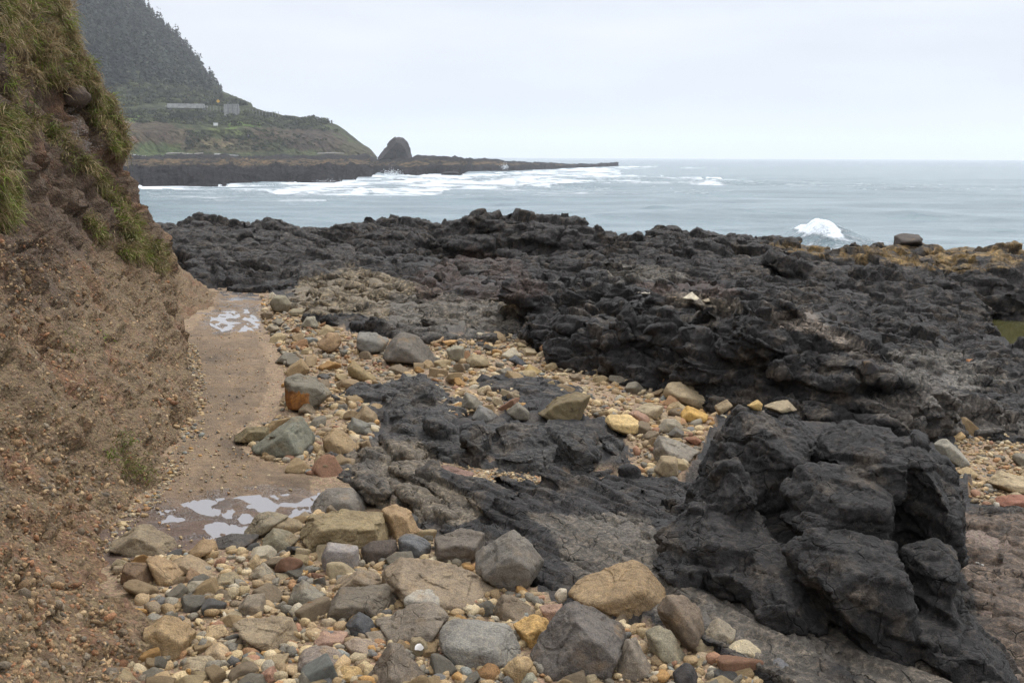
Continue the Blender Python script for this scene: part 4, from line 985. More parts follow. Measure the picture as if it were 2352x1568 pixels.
traced_outcrop('dark grey rounded cracked bedrock in the middle of the gravel', [
    ('E', [(1130, 830), (1230, 800), (1380, 880), (1340, 1000), (1200, 1000), (1130, 900)]),
    ('E', [(1360, 880), (1580, 890), (1600, 1040), (1560, 1140), (1450, 1120), (1380, 990)]),
    ('E', [(1590, 900), (1700, 840), (1850, 850), (1980, 920), (1990, 1020), (1800, 1040), (1620, 1030)]),
    ('E', [(1610, 1060), (1870, 1050), (1900, 1110), (1650, 1130)]),
    ('E', [(1880, 1030), (1990, 1010), (2020, 1110), (1930, 1140)]),
    ('E', [(1980, 930), (2100, 920), (2250, 990), (2290, 1080), (2230, 1170), (2050, 1160), (1990, 1040)]),
    ('E', [(2060, 1150), (2160, 1130), (2170, 1190), (2080, 1190)]),
    ('E', [(2250, 960), (2340, 950), (2420, 1010), (2430, 1100), (2300, 1120)])], .011, 321, amp=.012, base=(.062, .059, .055), k=14, base_poly=[(1130, 880), (1380, 860), (1700, 880), (1980, 920), (2300, 980), (2420, 1080), (2230, 1190), (1900, 1140), (1560, 1150), (1350, 1030), (1140, 960)])
traced_outcrop('low dark bedrock knob behind the smooth tan boulder', [
    ('E', [(870, 680), (960, 650), (1120, 690), (1120, 780), (1000, 800), (890, 740)]),
    ('E', [(960, 650), (1080, 600), (1200, 610), (1280, 700), (1230, 760), (1100, 720)]),
    ('E', [(900, 760), (1030, 720), (1130, 780), (1120, 860), (960, 850)]),
    ('E', [(740, 700), (820, 665), (870, 680), (860, 730), (780, 730)])], .012, 322, base=(.062, .058, .053), base_poly=[(760, 710), (880, 660), (1100, 640), (1260, 700), (1200, 780), (1120, 860), (960, 850), (880, 740)])
traced_outcrop('small black bedrock knobs in the pale middle gravel', [
    ('E', [(1590, 600), (1700, 575), (1870, 600), (1880, 650), (1650, 650)]),
    ('E', [(1700, 640), (1860, 630), (1930, 720), (1800, 730)]),
    ('E', [(1880, 640), (2000, 640), (2060, 700), (1950, 725)]),
    ('E', [(1760, 720), (1880, 720), (1960, 770), (1850, 790)])], .013, 323, base=(.045, .042, .04), base_poly=[(1600, 620), (1880, 600), (2050, 690), (1930, 770), (1800, 760), (1700, 660)])
traced_outcrop('tilted grey-tan strata ledges rising behind the puddle boulders', [
    ('E', [(725, 1110), (760, 1030), (880, 1015), (1000, 1060), (1110, 1130), (1060, 1170), (900, 1110)]),
    ('E', [(930, 1150), (960, 1110), (1100, 1130), (1240, 1190), (1290, 1270), (1230, 1300), (1080, 1230), (950, 1180)]),
    ('E', [(680, 1240), (720, 1170), (860, 1190), (1000, 1250), (960, 1300), (850, 1400), (740, 1310)]),
    ('E', [(960, 1360), (1000, 1260), (1150, 1300), (1300, 1350), (1450, 1400), (1430, 1450), (1200, 1440), (1080, 1460)]),
    ('E', [(1090, 1480), (1250, 1430), (1450, 1440), (1540, 1520), (1500, 1560), (1110, 1550)]),
    ('E', [(830, 970), (900, 940), (1060, 970), (1210, 1000), (1230, 1130), (1100, 1120), (950, 1040)]),
    ('E', [(1270, 1300), (1400, 1350), (1500, 1400), (1450, 1450), (1300, 1400)]),
    ('E', [(1450, 1400), (1600, 1380), (1850, 1440), (1800, 1480), (1500, 1490)])], .011, 324, amp=.014, freq=11, stretch=5, yaw=-.92, slab=(2.4, .5, .3), base=(.075, .068, .06), k=18, base_poly=[(720, 1120), (850, 980), (1200, 1050), (1250, 1250), (1500, 1400), (1850, 1440), (1800, 1480), (1500, 1540), (1120, 1530), (950, 1400), (720, 1280)])
traced_outcrop('tall blocky black outcrop standing at the right of the foreground', [
    ('D', [(1560, 1150), (1640, 990), (1690, 928), (1770, 945), (1850, 1000), (1850, 1090), (1780, 1160), (1700, 1160), (1620, 1160)], 4.95, .5),
    ('D', [(1750, 940), (1800, 926), (1885, 990), (1910, 1040), (1850, 1070), (1780, 1000)], 5.15, .5),
    ('D', [(1865, 1040), (1880, 985), (1950, 960), (2040, 978), (2078, 1020), (2065, 1100), (1990, 1120), (1900, 1070)], 4.7, .5),
    ('D', [(2040, 1000), (2100, 983), (2160, 1040), (2200, 1100), (2217, 1230), (2200, 1275), (2060, 1250), (2030, 1100)], 4.62, .55),
    ('D', [(1585, 1150), (1640, 1060), (1690, 1048), (1745, 1135), (1720, 1180), (1640, 1180)], 4.62, .35),
    ('D', [(1790, 1120), (1840, 1063), (1960, 1080), (2052, 1120), (2048, 1220), (1950, 1215), (1820, 1180)], 4.45, .42),
    ('D', [(1490, 1230), (1600, 1148), (1750, 1170), (1790, 1235), (1700, 1275), (1520, 1275)], 4.5, .45),
    ('D', [(1780, 1185), (1850, 1158), (1950, 1172), (1995, 1215), (1880, 1240)], 4.38, .3),
    ('D', [(1800, 1265), (1860, 1208), (1960, 1218), (2062, 1240), (2078, 1330), (2068, 1470), (2000, 1490), (1900, 1410), (1850, 1335)], 4.12, .42),
    ('D', [(1690, 1320), (1740, 1278), (1820, 1288), (1890, 1360), (1905, 1430), (1800, 1415), (1700, 1375)], 4.2, .4),
    ('D', [(1492, 1290), (1560, 1243), (1620, 1260), (1615, 1320), (1540, 1325)], 4.4, .3),
    ('D', [(1585, 1290), (1680, 1248), (1765, 1290), (1700, 1335), (1600, 1335)], 4.35, .32),
    ('D', [(1700, 1255), (1760, 1240), (1830, 1250), (1840, 1290), (1760, 1300)], 4.3, .3),
    ('D', [(2068, 1255), (2150, 1233), (2192, 1270), (2172, 1360), (2080, 1350)], 4.2, .36),
    ('D', [(2075, 1345), (2160, 1340), (2200, 1350), (2235, 1420), (2100, 1420)], 4.12, .36),
    ('D', [(2080, 1405), (2230, 1410), (2300, 1480), (2335, 1530), (2150, 1530), (2060, 1480)], 4.0, .42),
    ('D', [(1900, 1410), (2000, 1440), (2080, 1470), (2120, 1530), (2000, 1510)], 4.0, .3),
    ('D', [(1600, 1180), (1800, 1140), (2100, 1130), (2180, 1300), (2150, 1440), (1900, 1380), (1620, 1320)], 4.75, .5)],
    .0096, 325, amp=.008, freq=11, stretch=1.6, base=(.033, .030, .0275), pits=.008, k=34, cut=.15, facet=.9)

# rocks that rest on the bedrock itself
rock('H', 'white angular rock perched on top of the black ridge', (.62, .57, .44), [(1213, 205), (1280, 163), (1327, 205), (1300, 233)], k=26, thick=.2, perch=True)
rock('H', 'tan oval rock on the black ridge left of the white one', (.36, .28, .18), [(1118, 190), (1180, 168), (1207, 205), (1150, 212)], k=12, thick=.16, perch=True)
rock('H', 'small two-tone rock on the black ridge right of the white one', (.42, .36, .26), [(1338, 215), (1390, 193), (1403, 225), (1355, 238)], k=22, thick=.12, perch=True)
rock('H', 'flat pale stone at the far left end of the ridge top', (.40, .37, .31), [(928, 165), (975, 156), (1027, 160), (1010, 190), (950, 185)], k=22, thick=.15, perch=True)
rock('D', 'square dark block standing on the far right shoreline', (.085, .075, .068), [(2051, 566), (2054, 541), (2075, 536), (2110, 538), (2120, 548), (2121, 566)], thick=.5, k=26, perch=True)
rock('R', 'black square block at the right end of the dark ridge', (.055, .05, .048), [(788, 845), (800, 700), (900, 688), (978, 780), (962, 850)], k=26, perch=True)
rock('H', 'yellow stone perched behind the tall dark outcrop', (.48, .34, .14), [(1628, 885), (1700, 848), (1732, 880), (1720, 925), (1660, 915)], k=18, perch=True)
rock('H', 'broad tan-capped rock behind the tall dark outcrop', (.30, .25, .165), [(1733, 890), (1800, 860), (1890, 850), (1952, 915), (1800, 935)], k=14, perch=True)
rock('H', 'tan rock leaning on the top of the tall dark outcrop', (.33, .26, .16), [(1418, 890), (1500, 850), (1542, 890), (1450, 955)], k=20, perch=True)

# ------------------------------------------------------------------ loose stones
GRAVEL = [  # polygon, pebbles, cobbles, pebble size, where
    ([(230, 1640), (330, 1420), (250, 1290), (560, 1260), (720, 1180), (960, 1210), (1100, 1290), (1290, 1400), (1660, 1480), (1950, 1640)], 5200, 150, (.014, .07), 'front stone pile'),
    ([(600, 680), (660, 690), (720, 740), (830, 770), (1000, 790), (1190, 765), (1200, 740), (1260, 790), (1420, 850), (1550, 890), (1660, 920), (1940, 950), (1955, 980), (1800, 965), (1640, 1000), (1540, 1110), (1480, 1110), (1440, 1000), (1300, 930), (1050, 960), (900, 890), (870, 960), (850, 1040), (800, 1100), (700, 1090), (600, 1050), (560, 1010), (640, 950), (660, 880), (640, 800), (600, 740)], 6200, 140, (.02, .085), 'middle gravel'),
    ([(1010, 1040), (1100, 1080), (1280, 1090), (1370, 1120), (1300, 1155), (1180, 1165), (1080, 1100)], 1100, 0, (.012, .04), 'bedrock hollow'),
    ([(2110, 990), (2200, 985), (2420, 1010), (2420, 1190), (2260, 1180), (2210, 1130)], 1500, 10, (.014, .06), 'right-hand pebbles'),
    ([(1185, 740), (1240, 735), (1260, 790), (1200, 800)], 300, 0, (.012, .05), 'gap'),
    ([(2210, 1240), (2400, 1250), (2400, 1340), (2260, 1320)], 250, 0, (.008, .02), 'shells'),
    ([(415, 790), (455, 790), (475, 900), (465, 1000), (420, 1080), (330, 1190), (240, 1290), (200, 1290), (250, 1220), (350, 1110), (410, 1000), (425, 900)], 1200, 0, (.01, .045), 'bank foot'),
    ([(430, 690), (505, 690), (600, 700), (650, 860), (620, 980), (560, 1010), (600, 1060), (720, 1110), (700, 1180), (560, 1250), (250, 1300), (360, 1120), (430, 960)], 1900, 0, (.006, .026), 'path')]
STONE_COLS = np.array([(.40, .29, .165), (.34, .25, .15), (.46, .36, .215), (.28, .22, .15), (.25, .225, .18), (.20, .185, .155), (.50, .41, .27), (.36, .21, .11), (.42, .25, .10), (.30, .17, .11), (.14, .135, .13), (.24, .25, .235), (.54, .48, .37)])
STONE_NAMES = ['tan', 'brown-tan', 'light tan', 'brown-grey', 'olive-grey', 'grey', 'cream', 'rusty', 'orange', 'red-brown', 'dark grey', 'green-grey', 'pale cream']
STONE_W = np.array([.17, .14, .13, .12, .10, .08, .07, .05, .04, .03, .03, .02, .02]); STONE_W = STONE_W / STONE_W.sum()

def rand_rot(n, rng, flat=.5):
    a = rng.uniform(0, 2 * np.pi, n); t = rng.normal(0, flat, n); u = rng.normal(0, flat, n)
    ca, sa, ct, st, cu, su = np.cos(a), np.sin(a), np.cos(t), np.sin(t), np.cos(u), np.sin(u)
    Rz = np.zeros((n, 3, 3)); Rz[:, 0, 0] = ca; Rz[:, 0, 1] = -sa; Rz[:, 1, 0] = sa; Rz[:, 1, 1] = ca; Rz[:, 2, 2] = 1
    Rx = np.zeros((n, 3, 3)); Rx[:, 0, 0] = 1; Rx[:, 1, 1] = ct; Rx[:, 1, 2] = -st; Rx[:, 2, 1] = st; Rx[:, 2, 2] = ct
    Ry = np.zeros((n, 3, 3)); Ry[:, 1, 1] = 1; Ry[:, 0, 0] = cu; Ry[:, 0, 2] = su; Ry[:, 2, 0] = -su; Ry[:, 2, 2] = cu
    return Rz @ Rx @ Ry

def pebble_shapes(n, rng, level=1, k=9, cut=.7):
    S0, F0 = ico(level); out = []
    for i in range(n):
        N = rng.normal(size=(9, 3)); N /= np.linalg.norm(N, axis=1)[:, None]
        N = np.concatenate([N, np.eye(3), -np.eye(3)]); H = np.r_[rng.uniform(cut, 1.1, 9), rng.uniform(.85, 1, 6)]
        V = S0 * clip_solid(S0, N, H, k)[:, None]
        if level >= 3: V *= (1 + .06 * fbm(S0 * 2 + i * 5, 3, i))[:, None]
        out.append(V)
    return np.array(out), F0

def pebble_mesh(name, C, size, cols, rng, level=1, flat=.5, Rm=None, k=9, extra=None):
    V, Fs, cl = pebble_arrays(C, size, cols, rng, level, flat, Rm, k)
    if extra is not None:
        V2, F2, c2 = pebble_arrays(*extra, rng, 1, flat, None, k)
        Fs = np.concatenate([Fs, F2 + len(V)]); V = np.concatenate([V, V2]); cl = np.concatenate([cl, c2])
    me = new_mesh(name, V, Fs); set_col(me, cl); return me
def pebble_arrays(C, size, cols, rng, level=1, flat=.5, Rm=None, k=9):
    """thousands of stones joined in one mesh"""
    shp, F0 = pebble_shapes(24, rng, level, k, .58); n = len(C)
    dim = size[:, None] * np.stack([rng.uniform(.85, 1.25, n), rng.uniform(.65, 1.0, n), rng.uniform(.4, .75, n)], 1) * .5
    V = shp[rng.integers(0, 24, n)] * dim[:, None, :]
    V = np.einsum('nij,nvj->nvi', rand_rot(n, rng, flat) if Rm is None else Rm, V) + C[:, None]
    nv = V.shape[1]
    Fs = (F0[None] + (np.arange(n) * nv)[:, None, None]).reshape(-1, 3)
    return V.reshape(-1, 3), Fs, np.repeat(cols, nv, 0)

def scatter_gravel():
    rng = np.random.default_rng(77)
    cobble_meshes = []
    shp, F0 = pebble_shapes(20, rng, 4, 40, .52)
    for s in shp: cobble_meshes.append(new_mesh('cobble', s * .5, F0))
    AP, AS, AC = [], [], []; used = set()
    for poly, npeb, ncob, (s0, s1), where in GRAVEL:
        q = sample_poly(poly, npeb * 4, rng); P = on_ground(q[:, 0], q[:, 1]); d = (P - CAM) @ _F
        P = P[rng.random(len(P)) < (d / d.max()) ** 2.0][:npeb]
        if where == 'path':
            qx, qy, _ = project(P); wetp = np.zeros(len(P), bool)
            for lb, pl, lv in POOLS: wetp |= in_poly(qx, qy, pl)
            P = P[~wetp]
        n = len(P)
        clump = fbm(P * 2.2, 3, 401)
        s = s0 + (s1 - s0) * rng.random(n) ** 2.6
        if where == 'path': pass
        else: s *= 1 + .35 * clump
        P[:, 2] += s * .1
        c = STONE_COLS[rng.choice(len(STONE_COLS), n, p=STONE_W)] * rng.uniform(.8, 1.3, (n, 1)) * np.array([1.06, 1.02, .94])
        if where == 'shells':
            c = np.array([.6, .57, .5])[None] * rng.uniform(.5, 1.3, (n, 1)); 
        if where == 'path': c = c * 1.1
        AP.append(P); AS.append(s); AC.append(c)
        q = sample_poly(poly, max(ncob, 1) * 5, rng); G_ = on_ground(q[:, 0], q[:, 1]); d = (G_ - CAM) @ _F
        G_ = G_[rng.random(len(G_)) < (d / d.max()) ** 1.6]
        m = 0
        for p in G_:
            if m >= ncob: break
            s = .05 + .09 * rng.random() ** 1.5 if where == 'front stone pile' else rng.uniform(.07, .17)
            if any(((p - rc)[:2] ** 2).sum() < (.42 * max(rs) + .3 * s) ** 2 for rc, rs in ALL_ROCKS): continue
            m += 1
            ci = rng.choice(len(STONE_COLS), p=STONE_W)
            o = link('cobble', cobble_meshes[rng.integers(0, 20)], MAT_BOULDER, loc=p + np.array([0, 0, s * .12]))
            o.scale = (s * rng.uniform(.9, 1.25), s * rng.uniform(.7, 1), s * rng.uniform(.5, .8))
            o.rotation_euler = (rng.normal(0, .35), rng.normal(0, .35), rng.uniform(0, 6.28))
            c = STONE_COLS[ci] * rng.uniform(.95, 1.2) * np.array([1.04, 1.02, .96])
            o.color = (*[float(v) for v in c], 1)
            sz = ('small' if s < .075 else 'fist-sized') if where == 'front stone pile' else ('small' if s < .11 else 'medium')
            near = sorted(range(len(ALL_ROCKS)), key=lambda r: ((ALL_ROCKS[r][0] - p)[:2] ** 2).sum())
            lab = None
            for r in near[:6]:
                v = ALL_ROCKS[r][0] - p
                dr = ('left of' if v[0] > 0 else 'right of') if abs(v[0]) > abs(v[1]) else ('in front of' if v[1] > 0 else 'behind')
                lab = ' '.join(f'{sz} {STONE_NAMES[ci]} cobble {dr} the {ROCK_HEADS[r]}'.split()[:16])
                if lab not in used: break
            used.add(lab)
            tag(o, lab, 'cobble', f'loose cobbles in the {where}')
    P = np.concatenate(AP); s = np.concatenate(AS); c = np.concatenate(AC)
    big = s / np.maximum((P - CAM) @ _F, 1) > .0095
    me = pebble_mesh('pebbles', P[big], s[big], c[big], rng, 2, .35, extra=(P[~big], s[~big], c[~big]))
    tag(link('pebbles', me, MAT_PEBBLE), 'small tan, grey and rusty pebbles strewn over the beach', 'pebbles', kind='stuff')

    # stones bedded in the bank
    rng = np.random.default_rng(78)
    poly = [(0, 520), (60, 520), (120, 560), (250, 600), (330, 640), (400, 640), (505, 680), (430, 780), (440, 960), (400, 1070), (260, 1230), (210, 1300), (330, 1500), (400, 1640), (0, 1640)]
    q = sample_poly(poly, 9500, rng); C, S, R_, K = [], [], [], []
    for x, y in q:
        h, n = on_bank(x, y)
        if h is None: continue
        h = np.array(h); d = (h - CAM) @ _F
        if rng.random() > .35 + .65 * min(1, (d / 9) ** 1.5): continue
        s_ = (rng.uniform(.007, .028) if rng.random() < .95 else rng.uniform(.03, .06)) * (.75 + .25 * min(1, d / 7)); C.append(h - np.array(n) * s_ * .12 * (1 if n @ Vector(CAM - h) > 0 else -1)); S.append(s_)
    C = np.array(C); S = np.array(S); n = len(C)
    S *= .8 + .5 * sstep(-.3, .4, fbm(C * 1.8, 3, 411))
    pal = np.array([(.27, .18, .105), (.32, .23, .14), (.22, .17, .12), (.30, .16, .09), (.20, .17, .135), (.40, .30, .19), (.17, .135, .105), (.24, .20, .155)])
    cc = pal[rng.choice(8, n, p=[.24, .2, .14, .14, .08, .1, .06, .04])] * rng.uniform(.65, 1.5, (n, 1)) * np.array([1.06, 1.0, .88])
    me = pebble_mesh('pebbles', C, S, cc, rng, 1, .8)
    o = link('pebbles', me, MAT_PEBBLE, parent=BANK); o['kind'] = 'stuff'
scatter_gravel()

# ------------------------------------------------------------------ grass on the bank
GRASS = [  # polygon, blades, greenness, length
    ([(-20, -20), (150, -20), (178, 60), (172, 115), (130, 150), (60, 120), (-20, 90)], 7000, .25, .13),
    ([(60, 100), (150, 120), (170, 190), (120, 210), (60, 180)], 1500, .1, .11),
    ([(168, 128), (208, 135), (228, 220), (190, 215), (165, 165)], 2600, .35, .11),
    ([(205, 222), (245, 220), (278, 270), (288, 350), (268, 360), (235, 310), (208, 265)], 4200, .25, .12),
    ([(-20, 235), (45, 258), (42, 330), (-20, 345)], 2400, .6, .11),
    ([(-20, 310), (20, 320), (35, 440), (20, 510), (-20, 525)], 2600, .5, .12),
    ([(70, 250), (160, 305), (215, 370), (190, 400), (120, 340), (70, 300)], 1800, .6, .07),
    ([(190, 360), (235, 400), (290, 480), (330, 530), (395, 600), (375, 640), (330, 600), (280, 590), (265, 480), (220, 430)], 5200, .45, .10),
    ([(185, 470), (235, 530), (245, 570), (205, 530)], 900, .8, .07),
    ([(0, 130), (60, 150), (60, 250), (20, 240), (0, 220)], 600, .4, .07),
    ([(232, 985), (285, 1000), (300, 1045), (335, 1060), (345, 1105), (280, 1085), (240, 1060)], 700, .9, .05),
    ([(40, 520), (240, 560), (330, 700), (380, 900), (200, 900), (40, 800)], 160, .8, .035)]
def grass():
    rng = np.random.default_rng(88)
    V, Fs, C = [], [], []
    for poly, nb, gr, ln in GRASS:
        ntuft = max(6, int(nb * 1.25) // 26); ln = ln * .75
        for (tx, ty) in sample_poly(poly, ntuft, rng):
            h, n = on_bank(tx, ty)
            if h is None: continue
            h = np.array(h); n = np.array(n)
            if n @ (CAM - h) < 0: n = -n
            d = (h - CAM) @ _F
            if d > 11.5: continue
            g_ = rng.random() < gr * .75
            tint = np.array([.15, .155, .04]) if g_ else np.array([.30, .225, .115])
            if rng.random() < .16: tint = np.array([.20, .26, .04])
            tint = tint * rng.uniform(.6, 1.25)
            lean = n * .6 + np.array([0, 0, .25]) + rng.normal(0, .35, 3)
            for b in range(26):
                r = h + rng.normal(0, .03, 3) * np.array([1, 1, .8])
                u = lean + rng.normal(0, .38, 3); u /= np.linalg.norm(u)
                L = ln * rng.uniform(.5, 1.5); w = rng.uniform(.0011, .0024) * (1 + d / 16)
                side = np.cross(u, rng.normal(size=3)); side /= np.linalg.norm(side) + 1e-9
                droop = np.array([0, 0, -1.0]) * L * rng.uniform(.25, .95)
                p1 = r + u * L * .5 + droop * .18; p2 = r + u * L * .9 + droop * .8
                i = len(V)
                V += [r - side * w, r + side * w, p1 - side * w * .8, p1 + side * w * .8, p2]
                Fs += [(i, i + 1, i + 3), (i, i + 3, i + 2), (i + 2, i + 3, i + 4)]
                c = tint * rng.uniform(.75, 1.25)
                C += [c * .8, c * .8, c, c, c * 1.15 + np.array([.03, .02, .0])]
    me = new_mesh('grass', np.array(V), np.array(Fs), False); set_col(me, np.array(C))
    m, nt, b = mat_new('bank_grass'); g = G(nt)
    at = g.n('ShaderNodeAttribute', attribute_name='Col'); g.l(at.outputs['Color'], b.inputs['Base Color'])
    b.inputs['Roughness'].default_value = .6; b.inputs['Specular IOR Level'].default_value = .2
    tr = g.n('ShaderNodeBsdfTranslucent'); g.l(at.outputs['Color'], tr.inputs[0]); ms = g.n('ShaderNodeMixShader'); ms.inputs[0].default_value = .25
    out = next(n for n in nt.nodes if n.type == 'OUTPUT_MATERIAL')
    g.l(b.outputs[0], ms.inputs[1]); g.l(tr.outputs[0], ms.inputs[2]); g.l(ms.outputs[0], out.inputs[0])
    tag(link('grass', me, m), 'straw and green grass tufts hanging from the earth bank', 'grass', kind='stuff')
grass()

# ------------------------------------------------------------------ puddles and pools
def pools():
    def water_mat(name, col, rough, trans=.55):
        m, nt, b = mat_new(name); g = G(nt)
        b.inputs['Base Color'].default_value = (*col, 1); b.inputs['Roughness'].default_value = rough; b.inputs['IOR'].default_value = 1.33
        b.inputs['Transmission Weight'].default_value = 0.0; b.inputs['Metallic'].default_value = trans
        tc = g.n('ShaderNodeTexCoord'); g.l(g.bump(g.noise(tc.outputs['Object'], 40, 3), .002, .35), b.inputs['Normal'])
        return m
    mud = water_mat('puddle_water', (.30, .275, .26), .09, .5); weed = water_mat('tide_pool_water', (.07, .066, .026), .03, 0.0)
    for k, (label, poly, lv) in enumerate(POOLS):
        c = np.array(poly, float); q = sample_poly(poly, 60); P = on_ground(q[:, 0], q[:, 1])
        E = on_ground(*np.array([c.mean(0) + (p - c.mean(0)) * 1.08 for p in c]).T)
        cen = P.mean(0); z = pool_level(poly) + (-.0002 if lv < .04 else -.05)
        if lv == .01: z += .002
        n = len(E); ring = np.array([np.r_[e[:2], z] for e in E])
        fine = []
        for i in range(n):
            for t in np.linspace(0, 1, 6)[:-1]:
                fine.append(ring[i] * (1 - t) + ring[(i + 1) % n] * t)
        fine = np.array(fine); f2 = fine.copy(); f2[:, :2] += .03 * gnoise(fine * 6, 5)[:, None]
        V = np.concatenate([f2 - np.r_[cen[:2], z], [[0, 0, 0]]]); m = len(f2)
        me = new_mesh('puddle', V, np.array([((i + 1) % m, i, m) if (f2[i, 0] - cen[0]) * (f2[(i + 1) % m, 1] - cen[1]) - (f2[i, 1] - cen[1]) * (f2[(i + 1) % m, 0] - cen[0]) < 0 else (i, (i + 1) % m, m) for i in range(m)]))
        o = link('puddle' if lv < .04 else 'tide_pool', me, mud if lv < .04 else weed, loc=(cen[0], cen[1], z))
        tag(o, label, 'puddle' if lv < .04 else 'tide pool')
pools()

# ------------------------------------------------------------------ sea
SEA = -4.5
FOAM = [  # polygon on the water, amount, sideways streak
    ([(300, 424), (480, 424), (640, 420), (860, 404), (960, 398), (1060, 401), (1180, 396), (1330, 386), (1420, 386), (1440, 412), (1330, 424), (1250, 432), (1080, 434), (900, 456), (760, 450), (620, 442), (480, 436), (320, 434)], 1.15),
    ([(700, 426), (900, 405), (1200, 400), (1400, 410), (1330, 424), (1100, 428), (930, 446), (820, 446)], 1.15),
    ([(1260, 428), (1340, 414), (1430, 402), (1700, 412), (1740, 424), (1650, 430), (1500, 428)], 1.0),
    ([(1060, 397), (1250, 389), (1410, 382), (1520, 382), (1480, 390), (1300, 394)], .85),
    ([(1770, 552), (1860, 545), (2060, 556), (2090, 572), (1900, 584), (1780, 572)], .55),
    ([(1560, 383), (1650, 383), (1650, 388), (1570, 388)], .7),
    ([(330, 438), (720, 430), (950, 452), (640, 468), (350, 460)], .62),
    ([(960, 436), (1300, 430), (1720, 436), (1700, 446), (1250, 450), (1000, 448)], .6),
    ([(1500, 425), (1900, 420), (2352, 430), (2352, 440), (1900, 436)], .55)]
BREAKERS = [  # column, row of crest centre, half width px, height m, foam
    (1925, 560, 100, 1.75, 1.4), (680, 472, 60, .75, .25), (1540, 484, 110, .7, .1), (1330, 424, 70, 1.3, .45), (1660, 424, 75, 1.2, .6), (850, 442, 70, 1.0, 1.0),
    (1180, 470, 80, .4, .0), (2150, 500, 120, .4, 0), (1000, 424, 120, 1.0, .8)]
def build_sea():
    nr, nc = 320, 440
    az = np.radians(np.linspace(-36, 36, nc)); inv = np.linspace(1 / 55.0, 1 / 14000., nr)
    rr = 1 / inv
    X = (rr[:, None] * np.sin(az)).ravel(); Y = (rr[:, None] * np.cos(az)).ravel()
    R_ = np.repeat(rr, nc); dr = np.repeat(np.abs(np.gradient(rr)), nc)
    P = np.stack([X, Y, np.full_like(X, SEA)], 1)
    Z = np.zeros(len(P))
    def wave(lam, amp, ang, ph, sharp=1.5):
        ux, uy = math.sin(ang), math.cos(ang)
        w = 2 * math.pi / lam
        wob = 1.2 * gnoise(np.stack([X / lam / 2.5, Y / lam / 2.5, X * 0 + ph], 1), 3)
        env = np.clip(.55 + 1.1 * gnoise(np.stack([X / lam / 3, Y / lam / 3, X * 0 + ph + 5], 1), 9), .05, 1.3)
        s = .5 + .5 * np.sin(w * (ux * X + uy * Y) + ph + wob * 2)
        return amp * env * (s ** sharp - .4) * sstep(2.2, 4.5, lam / np.maximum(dr, .01))
    Z += wave(38, 1.1, .15, 0, 2.2) + wave(23, .65, -.2, 2, 2.0) + wave(11, .2, .35, 4) + wave(6.5, .13, -.5, 1) + wave(3.6, .075, .7, 3) + wave(4.4, .08, -.1, 6)
    foam = np.zeros(len(P))
    px, py, dd = project(P)
    n1 = fbm(np.stack([X / 16, Y / 9, X * 0], 1), 4, 501); n2 = fbm(np.stack([X / 5, Y / 2.2, X * 0 + 4], 1), 4, 507)
    for pl, am in FOAM:
        jx = px + 14 * n1; jy = py + 5 * n2
        foam = np.maximum(foam, in_poly(jx, jy, pl) * am * np.clip(.62 + .9 * n1 + .6 * n2, 0, 1.3))
    for cx, cy, hw, ht, fm in BREAKERS:
        c = at_z(cx, cy, SEA); dc = (c - CAM) @ _F; W = hw / FOC * dc
        dx = (X - c[0]) / W; dy = (Y - c[1] - .25 * W * dx * dx)
        L = max(1.6, 2.2 * ht)
        prof = np.where(dy < 0, np.exp(-(dy / (L * .8)) ** 2), np.exp(-(dy / (L * 1.9)) ** 2))
        lat = np.exp(-np.abs(np.where(dx < -.35, (dx + .35) / .45, (dx + .35) / 1.0)) ** 1.35 * 1.5)
        b = prof * lat
        Z += ht * b * (1 + .3 * n2)
        if fm > 0:
            roll = sstep(.25, .55, b + .2 * n2) * sstep(.0, -.3, dx + .45 * n2)
            crest = sstep(.12, .35, lat) * np.exp(-((dy - .05 * L) / (.13 * L)) ** 2)
            foam = np.maximum(foam, fm * np.maximum(roll, .8 * crest))
    foam = np.maximum(foam, .5 * sstep(.62, .9, n2 + .4 * n1) * (R_ > 120))
    P[:, 2] += Z
    Fq = grid_faces(nr, nc)[:, ::-1]
    r2 = np.geomspace(55, 11000, 30); a2 = np.radians(np.linspace(36, 205, 60)); n0 = len(P)
    P = np.concatenate([P, np.stack([(r2[:, None] * np.sin(a2)).ravel(), (r2[:, None] * np.cos(a2)).ravel(), np.full(1800, SEA)], 1)])
    Fq = np.concatenate([Fq, grid_faces(30, 60)[:, ::-1] + n0]); foam = np.r_[foam, np.zeros(1800)]
    me = new_mesh('sea', P, Fq); set_col(me, np.repeat(np.clip(foam, 0, 1.2)[:, None], 3, 1), 'Foam')
    m, nt, b = mat_new('sea_water'); g = G(nt)
    tc = g.n('ShaderNodeTexCoord'); vec = tc.outputs['Object']
    at = g.n('ShaderNodeAttribute', attribute_name='Foam')
    w1 = g.noise(g.mapping(vec, (.35, .9, 1), (0, 0, .2)), 1.0, 6, .62); w2 = g.noise(g.mapping(vec, (.06, .2, 1), (0, 0, -.1)), 1.0, 4, .55)
    fine = g.noise(g.mapping(vec, (.5, 1.3, 1)), 1.0, 7, .7)
    f = g.math('ADD', at.outputs['Fac'], g.math('MULTIPLY', g.math('SUBTRACT', fine, .5), 1.5))
    lace = g.noise(g.mapping(vec, (.16, .5, 1)), 1.0, 6, .75, 1.5)
    f = g.math('ADD', f, g.math('MULTIPLY', g.math('SUBTRACT', lace, .5), 1.6)); f = g.ramp(f, .38, .95)
    f = g.math('MULTIPLY', f, g.ramp(at.outputs['Fac'], .02, .3))
    deep = g.mix(g.ramp(w2, .35, .65), (.11, .158, .175), (.165, .225, .24))
    c = g.mix(f, deep, (.78, .82, .84))
    g.l(c, b.inputs['Base Color']); g.l(g.ramp(f, 0, 1, .24, .85), b.inputs['Roughness'])
